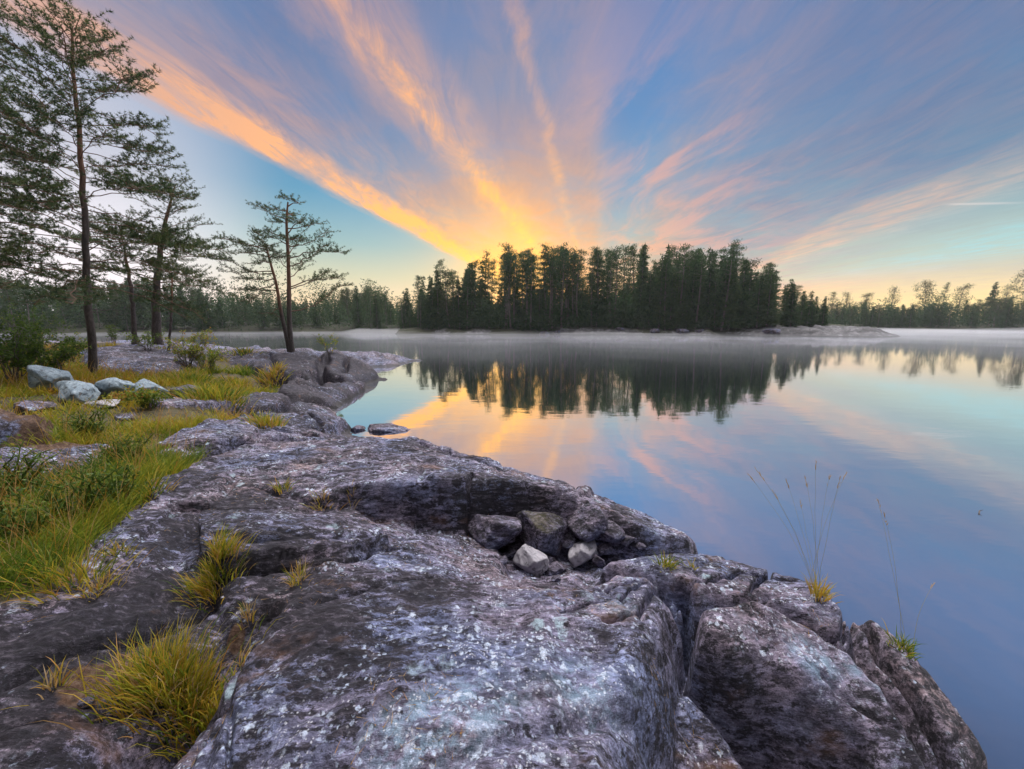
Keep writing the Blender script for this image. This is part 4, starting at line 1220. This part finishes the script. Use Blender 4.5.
# ------------------------------------------------------------------ shrubs
def shrub(px, py, h, rad, n_stem, n_leaf, tint, label, group="shrubs of the left bank", leaf=.035, guess=1.2, base=None):
    b = on_ground(px, py, guess) if base is None else np.asarray(base, float)
    e = empty("shrub", b)
    tag(e, label, "shrub", group)
    st = Acc(); fo = Acc()
    for k in range(n_stem):
        az = RNG.uniform(0, 6.28); rr_ = rad * RNG.uniform(.2, 1)
        top = np.array([math.sin(az) * rr_, math.cos(az) * rr_, h * RNG.uniform(.55, 1.05)])
        pts = curve_pts((math.sin(az) * .06, math.cos(az) * .06, -.05), top, 8, (-math.sin(az) * rr_ * .15, -math.cos(az) * rr_ * .15, .05), .02)
        st.tube(pts, np.linspace(.012, .004, 8), 4, .3)
        for j in range(5):
            s = RNG.uniform(.3, .95); p0 = path_at(pts, s)
            q = p0 + unit(RNG.normal(size=3) + [0, 0, .7]) * h * RNG.uniform(.12, .3)
            tw = curve_pts(p0, q, 4, (0, 0, .01), .006)
            st.tube(tw, np.linspace(.004, .002, 4), 3, .3)
            m = n_leaf // (n_stem * 5)
            p = path_at(tw, RNG.uniform(.2, 1.05, m)) + RNG.normal(size=(m, 3)) * .03
            leaves(fo, p, unit(RNG.normal(size=(m, 3)) + [0, 0, .3]), RNG.uniform(.6, 1.2, m) * leaf * 1.6, RNG.uniform(.7, 1.2, m) * leaf, np.clip(tint + RNG.normal(size=m) * .18, 0, 1))
    st.build("stem", M_leaf if h < .45 else M_farbark, e); fo.build("foliage", M_leaf, e)
    return e
shrub(14, 384, 1.15, .75, 16, 2600, .22, "dark bush at the left picture edge under the cut pine")
shrub(52, 380, .85, .65, 14, 2000, .34, "olive bush between the edge pine and the pale boulders")
shrub(40, 352, 1.7, 1.2, 16, 2600, .18, "taller dark bush behind the olive bush")
shrub(70, 362, .8, .8, 10, 1200, .46, "yellowish low bush behind the leftmost pale boulder")
shrub(188, 366, 1.15, 1.0, 16, 2000, .72, "yellow green bush standing right of the dark mound")
shrub(206, 372, .9, .9, 14, 1500, .62, "lower green bush in front of the headland rocks")
shrub(148, 350, .6, .7, 10, 800, .42, "small dark bush between the two mound pines")
shrub(114, 343, .9, .6, 8, 600, .26, "little sapling bush on the skyline left of the mound pines")
shrub(331, 354, .9, .8, 7, 220, .62, "thin leafy sprig on the headland right of the twin pine", leaf=.05)
shrub(122, 405, .20, .35, 12, 600, .86, "low reddish bilberry patch in front of the pale boulders", leaf=.03)
shrub(150, 405, .22, .35, 12, 600, .62, "low yellow bilberry patch beside the rightmost pale boulder", leaf=.03)

for px, py, h, rad, tint, lab in ((118, 508, .32, .22, .36, "pale green leafy weed at the right edge of the meadow"), (84, 520, .36, .28, .30, "leafy weed deep in the meadow left of the pale green one"), (30, 545, .34, .26, .34, "leafy weed at the near left edge of the meadow"),
                                  (130, 470, .34, .26, .44, "light leafy weed where the meadow narrows"), (95, 440, .40, .3, .55, "yellowish leafy weed in the middle of the meadow"), (18, 500, .40, .3, .42, "leafy weed at the left picture edge above the near one")):
    shrub(px, py, h, rad, 14, 500, tint, lab, "leafy weeds of the meadow", .016, 1.0)

# ------------------------------------------------------------------ loose stones
def stone_mat(name, base_lo, base_hi, lich, moss=0.0):
    m, nt, bs = new_mat(name)
    tcn = nt.new("ShaderNodeTexCoord")
    co = tcn.outputs["Object"]
    n1 = nt.noise(co, 7.0, 7, .7, .5); n2 = nt.noise(co, 30.0, 5, .65)
    c = nt.ramp(n1, [(.3, base_lo), (.55, tuple((a + b) / 2 for a, b in zip(base_lo, base_hi))), (.7, base_hi)])
    c = nt.mix(nt.m("MULTIPLY", nt.smooth(n2, .50, .70), lich), c, (.42, .46, .50))
    c = nt.mix(nt.m("MULTIPLY", nt.smooth(nt.noise(co, 16.0, 6, .7), .54, .62), .7), c, (.03, .027, .03))
    if moss:
        geo = nt.new("ShaderNodeNewGeometry"); sp_ = nt.new("ShaderNodeSeparateXYZ"); nt.l.new(geo.outputs["Normal"], sp_.inputs[0])
        mf = nt.smooth(nt.m("ADD", sp_.outputs[2], nt.m("MULTIPLY", nt.m("SUBTRACT", n1, .5), 1.2)), .35, .8)
        c = nt.mix(nt.m("MULTIPLY", mf, moss), c, nt.ramp(n2, [(.35, (.03, .03, .013)), (.65, (.11, .095, .04))]))
    nt.l.new(c, bs.inputs["Base Color"]); bs.inputs["Roughness"].default_value = .75
    bp = nt.new("ShaderNodeBump"); bp.inputs["Strength"].default_value = .8; bp.inputs["Distance"].default_value = .02
    nt.l.new(nt.m("ADD", n1, nt.m("MULTIPLY", n2, .5)), bp.inputs["Height"]); nt.l.new(bp.outputs[0], bs.inputs["Normal"])
    return m
M_pale = stone_mat("pale_bluish_stone", (.10, .145, .19), (.42, .49, .54), .4)
M_quartz = stone_mat("pale_quartz", (.20, .185, .21), (.50, .46, .50), .2)
M_dark, g, bs = new_mat("dark_gneiss")
tcn = g.new("ShaderNodeTexCoord")
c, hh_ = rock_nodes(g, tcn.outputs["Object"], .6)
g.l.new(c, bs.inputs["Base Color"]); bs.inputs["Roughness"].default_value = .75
bp = g.new("ShaderNodeBump"); bp.inputs["Strength"].default_value = 1.0; bp.inputs["Distance"].default_value = .025
g.l.new(hh_, bp.inputs["Height"]); g.l.new(bp.outputs[0], bs.inputs["Normal"])
M_mossy, g, bs = new_mat("mossy_gneiss")
tcn = g.new("ShaderNodeTexCoord")
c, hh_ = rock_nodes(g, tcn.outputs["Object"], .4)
geo = g.new("ShaderNodeNewGeometry"); sp_ = g.new("ShaderNodeSeparateXYZ"); g.l.new(geo.outputs["Normal"], sp_.inputs[0])
n2 = g.noise(tcn.outputs["Object"], 26.0, 6, .7)
mf = g.smooth(g.m("ADD", sp_.outputs[2], g.m("MULTIPLY", g.m("SUBTRACT", g.noise(tcn.outputs["Object"], 7.0, 5, .7), .5), 2.6)), .40, 1.0)
c = g.mix(g.m("MULTIPLY", mf, .6), c, g.ramp(n2, [(.35, (.03, .03, .013)), (.65, (.13, .11, .045))]))
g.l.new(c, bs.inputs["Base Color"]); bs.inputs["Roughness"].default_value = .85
bp = g.new("ShaderNodeBump"); bp.inputs["Strength"].default_value = 1.0; bp.inputs["Distance"].default_value = .025
g.l.new(hh_, bp.inputs["Height"]); g.l.new(bp.outputs[0], bs.inputs["Normal"])

def boulder(px, py, size, mat, label, seed, name="boulder", rot=0.0, planes=9, group=None, sink=.12, rough=.022, guess=.9, loc=None):
    """Angular stone: a sphere cut by random planes, rounded a little and roughened. size = (width, depth, height); (px,py) = middle of its foot."""
    r = np.random.default_rng(seed)
    b = on_ground(px, py, guess) if loc is None else np.asarray(loc, float)
    bm_ = bpy.data.meshes.new("tmp")
    import bmesh
    bm = bmesh.new(); bmesh.ops.create_icosphere(bm, subdivisions=5, radius=1); bm.to_mesh(bm_); bm.free()
    v = np.empty(len(bm_.vertices) * 3, np.float32); bm_.vertices.foreach_get("co", v); v = v.reshape(-1, 3).astype(float)
    f = np.empty(len(bm_.polygons) * 3, np.int32); bm_.polygons.foreach_get("vertices", f); f = f.reshape(-1, 3)
    bpy.data.meshes.remove(bm_)
    nn = np.concatenate([unit(np.array([(1, 0, 0), (-1, 0, 0), (0, 1, 0), (0, -1, 0), (0, 0, 1), (0, 0, -1)]) + r.normal(size=(6, 3)) * .28), unit(r.normal(size=(planes, 3)) * [1, 1, .7])])
    qa, _ = np.linalg.qr(r.normal(size=(3, 3))); nn[:6] = unit(nn[:6] @ (np.eye(3) * .45 + qa * .55))
    dd = np.r_[r.uniform(.55, .88, 6), r.uniform(.66, .95, planes)]; planes = len(dd)
    cs = v @ nn.T
    lim = np.where(cs > .05, dd[None] / np.maximum(cs, .05), 9)
    p = 80.0
    R = (np.concatenate([lim, np.full((len(v), 1), 1.15)], 1) ** -p).sum(1) ** (-1 / p)
    q = v * R[:, None]
    q += v * (fbm(v[:, 0] * 1.3 + v[:, 2], v[:, 1] * 1.3 - v[:, 2] * .7, 2.2, 5, seed) * rough * 4)[:, None]
    q *= np.array(size) * .5 / np.abs(q).max(0)
    c, s = math.cos(rot), math.sin(rot)
    q = np.c_[q[:, 0] * c - q[:, 1] * s, q[:, 0] * s + q[:, 1] * c, q[:, 2] - q[:, 2].min() - sink * size[2]]
    o = mesh_np(name, q, f, mat, smooth=True)
    o.location = b
    tag(o, label, "boulder" if size[0] > .35 else "stone", group)
    return o
GP = "pale boulders by the tall pine"
boulder(52, 392, (.66, .55, .62), M_pale, "upright pale bluish boulder, tallest of those left of the tall pine", 1, rot=.3, group=GP)
boulder(80, 402, (.70, .5, .46), M_pale, "angular pale boulder in front, its white face towards the viewer", 2, rot=-.4, group=GP)
boulder(113, 399, (.70, .5, .46), M_pale, "wedge shaped pale boulder just right of the tall pine", 3, rot=.1, group=GP)
boulder(143, 397, (.74, .5, .42), M_pale, "spotted bluish white boulder, rightmost of the pale ones by the pine", 4, rot=.5, group=GP)
boulder(34, 412, (.5, .4, .20), M_dark, "low grey stone left of the pale boulders", 5, group="grey stones of the meadow")
boulder(185, 397, (.6, .5, .30), M_dark, "grey stone in the grass right of the pale boulders", 6, group="grey stones of the meadow")
boulder(124, 420, (.35, .28, .14), M_dark, "small grey stone showing through the grass", 7, name="stone", group="grey stones of the meadow")
boulder(102, 407, (.55, .4, .12), M_quartz, "flat pale slab lying at the foot of the wedge boulder", 8, group=GP)
GH = "stones in the hollow of the rock"
boulder(543, 545, (.58, .42, .42), M_mossy, "moss topped boulder wedged in the middle of the hollow", 37, rot=.2, planes=9, group=GH)
boulder(490, 543, (.62, .42, .36), M_dark, "bluish boulder in the hollow, left of the mossy one", 12, rot=-.2, planes=8, group=GH)
boulder(590, 534, (.42, .3, .32), M_dark, "rounded greyish boulder against the rock wall above the triangular stone", 13, planes=8, group=GH)
boulder(612, 538, (.24, .2, .18), M_dark, "smaller grey rounded stone below the dark overhang", 14, name="stone", planes=8, group=GH)
boulder(531, 572, (.33, .26, .24), M_quartz, "white quartz lump, palest stone in the hollow", 15, name="stone", rot=-.4, planes=8, group=GH, sink=.05)
boulder(584, 565, (.40, .24, .30), M_quartz, "upright triangular pinkish stone right of the white lump", 16, name="stone", rot=.5, planes=7, group=GH, sink=.05)
boulder(556, 573, (.20, .16, .11), M_dark, "dark flat stone between the white lump and the triangular stone", 17, name="stone", group=GH)
boulder(605, 552, (.16, .14, .10), M_dark, "little grey stone right behind the triangular stone", 18, name="stone", group=GH)
RUB = ["dark shard behind the white lump at the back of the hollow", "small flat shard at the foot of the bluish boulder", "chip of rock in front of the bluish boulder", "blocky shard between the mossy boulder and the rock wall", "thin shard leaning on the triangular stone",
       "small block in the corner under the overhang", "little shard at the near rim of the hollow", "pale shard lying near the overhang tip"]
for k, (px, py, w, d, h) in enumerate(((548, 566, .15, .12, .10), (512, 556, .17, .13, .07), (503, 562, .10, .09, .06), (568, 545, .20, .14, .16), (598, 566, .13, .08, .12), (626, 546, .17, .14, .13), (556, 580, .09, .08, .05), (640, 549, .13, .1, .08))):
    boulder(px, py, (w, d, h), M_dark, RUB[k], 120 + k, name="stone", rot=k * .7, planes=6, group=GH, sink=.1)
boulder(87, 704, (.065, .05, .03), M_dark, "small grey stone lying on brown duff left of the largest tuft", 19, name="stone")
boulder(223, 598, (.030, .022, .012), M_quartz, "thin white chip lying on dark rock below the yellow green tuft", 20, name="stone_chip")
boulder(214, 580, (.018, .014, .010), M_quartz, "tiny white pebble at the foot of the yellow green tuft", 21, name="pebble")
isl_b = P(388, 430, .0)
boulder(0, 0, (1.25, .55, .26), M_dark, "flat dark rock just breaking the water off the slab", 22, name="boulder", planes=10, sink=.45, loc=isl_b)
isl_c = P(358, 430, .0)
boulder(0, 0, (.35, .25, .16), M_dark, "small wet stone at the waterline beside the flat rock", 23, name="stone", planes=10, sink=.35, loc=isl_c)
for k, (px, w, h, lab) in enumerate(((545, 3.4, 1.2, "pale boulder on the island shore below the bright gap"), (558, 2.6, .9, "second pale boulder on the island shore, right of the first"), (620, 2.8, .8, "low pale boulder on the island shore near its middle"), (655, 3.2, .9, "long pale boulder where the island's rock shelf begins"), (682, 4.0, 1.1, "broad white boulder on the island's rock shelf"), (700, 2.6, .9, "pale boulder at the right of the broad white one"), (772, 4.5, 1.1, "long grey boulder below the right end of the wood"))):
    yy = np.interp((px - 512) / F_PX * 88, [-29, 0, 28, 52, 72], [94.5, 91.3, 88.3, 80.3, 75]) + .6
    xx = (px - 512) / F_PX * yy * .99
    boulder(0, 0, (w * .8, w * .7, h * 1.3), M_dark, lab, 60 + k, group="boulders on the island shore", loc=(xx, yy, max(.0, isl_z(xx, yy))), sink=.42)

# ---- fallen needles and straw caught on the rock: a litter nobody could count
acc = Acc()
n = 5200
th_ = RNG.uniform(-1.0, .75, n); r_ = np.exp(RNG.uniform(math.log(1.0), math.log(5.5), n))
x = r_ * np.sin(th_); y = r_ * np.cos(th_)
z, soil, rock = height(x, y)
w_ = fbm(x, y, 2.6, 4, 611) + .35 * fbm(x, y, .8, 2, 613)
keep = (z > .25) & (w_ > RNG.uniform(-.05, .45, n))
x, y, z = x[keep], y[keep], z[keep]; n = len(x)
an = RNG.normal(.4, 1.1, n)
ln = RNG.uniform(.015, .055, n)
zb = height(x + np.sin(an) * ln, y + np.cos(an) * ln)[0]
dn = np.stack([np.sin(an) * ln, np.cos(an) * ln, zb - z + .002], 1)
slivers(acc, np.c_[x, y, z + .004], unit(dn), ln, np.full(n, .0022), np.clip(RNG.normal(.93, .08, n), .7, 1))
o = acc.build("litter", M_grass)
tag(o, "fallen pine needles and bits of straw scattered on the bare rock", "needle litter", kind="stuff")

# a twig that floats on the calm water
tw = Acc()
c0 = P(980, 513, .004)
pts = curve_pts((-.05, -.03, .0), (.05, .05, .012), 6, (.01, .0, .006), .003)
tw.tube(pts, [.004, .007, .008, .007, .006, .003], 6, .2)
tw.tube(np.array([pts[3], pts[3] + [.03, -.01, .02]]), [.004, .002], 5, .2)
o = tw.build("floating_twig", M_farbark); o.location = c0
tag(o, "short dark twig floating alone on the blue water at right", "twig")

# ------------------------------------------------------------------ mist lying on the lake: a closed body of even density with a billowing top
def mist(name, x0, x1, y0, y1, nx, ny, top, density, label):
    gx, gy = np.meshgrid(np.linspace(x0, x1, nx), np.linspace(y0, y1, ny))
    tz = top(gx.ravel(), gy.ravel())
    nb = nx * ny
    v = np.concatenate([np.c_[gx.ravel(), gy.ravel(), tz], np.c_[gx.ravel(), gy.ravel(), np.full(nb, .02)]])
    i = (np.arange(ny - 1)[:, None] * nx + np.arange(nx - 1)[None]).ravel()
    t_ = np.stack([i, i + 1, i + nx + 1, i + nx], -1)
    edge = []
    for k in range(nx - 1):
        edge += [(k + 1, k, k + nb, k + 1 + nb), ((ny - 1) * nx + k, (ny - 1) * nx + k + 1, (ny - 1) * nx + k + 1 + nb, (ny - 1) * nx + k + nb)]
    for k in range(ny - 1):
        edge += [(k * nx, (k + 1) * nx, (k + 1) * nx + nb, k * nx + nb), ((k + 1) * nx + nx - 1, k * nx + nx - 1, k * nx + nx - 1 + nb, (k + 1) * nx + nx - 1 + nb)]
    m = bpy.data.materials.new("mist_" + name); m.use_nodes = True
    nt = NT(m.node_tree); nt.n.clear()
    out = nt.new("ShaderNodeOutputMaterial"); vo = nt.new("ShaderNodeVolumePrincipled")
    vo.inputs["Color"].default_value = (.93, .92, .95, 1); vo.inputs["Density"].default_value = density; vo.inputs["Anisotropy"].default_value = .25
    nt.l.new(vo.outputs[0], out.inputs["Volume"])
    o = mesh_np(name, v, [t_, t_[:, ::-1] + nb, np.array(edge)], m, smooth=False)
    tag(o, label, "mist", kind="stuff")
def mist_top(x, y):
    s = np.clip((y - 16) / 18, 0, 1) * np.clip(.25 + (x + .42 * y + 2) / 6, .25, 1)
    return .04 + s * (.50 + .35 * np.clip((y - 60) / 30, 0, 1)) * np.clip(.9 + fbm(x, y * .5, .06, 4, 501) * 1.0 + fbm(x, y, .18, 2, 511) * .25, .05, 2.2)
mist("mist", -200, 260, 14, 172, 300, 130, mist_top, .012, "thin pale morning mist lying low on the calm lake")

# ------------------------------------------------------------------ thin morning haze round the whole place
m = bpy.data.materials.new("haze"); m.use_nodes = True
nt = NT(m.node_tree); nt.n.clear()
out = nt.new("ShaderNodeOutputMaterial"); vo = nt.new("ShaderNodeVolumePrincipled")
vo.inputs["Color"].default_value = (.90, .92, .95, 1); vo.inputs["Density"].default_value = .00022; vo.inputs["Anisotropy"].default_value = .2
nt.l.new(vo.outputs[0], out.inputs["Volume"])
hv = np.array([(x, y, z) for z in (-4.5, 40) for y in (-420, 420) for x in (-420, 420)], float)
hf = np.array([[0, 2, 3, 1], [4, 5, 7, 6], [0, 1, 5, 4], [2, 6, 7, 3], [0, 4, 6, 2], [1, 3, 7, 5]])
haze = mesh_np("haze", hv, hf, m)
tag(haze, "faint morning haze over the lake and woods", "haze", kind="stuff")
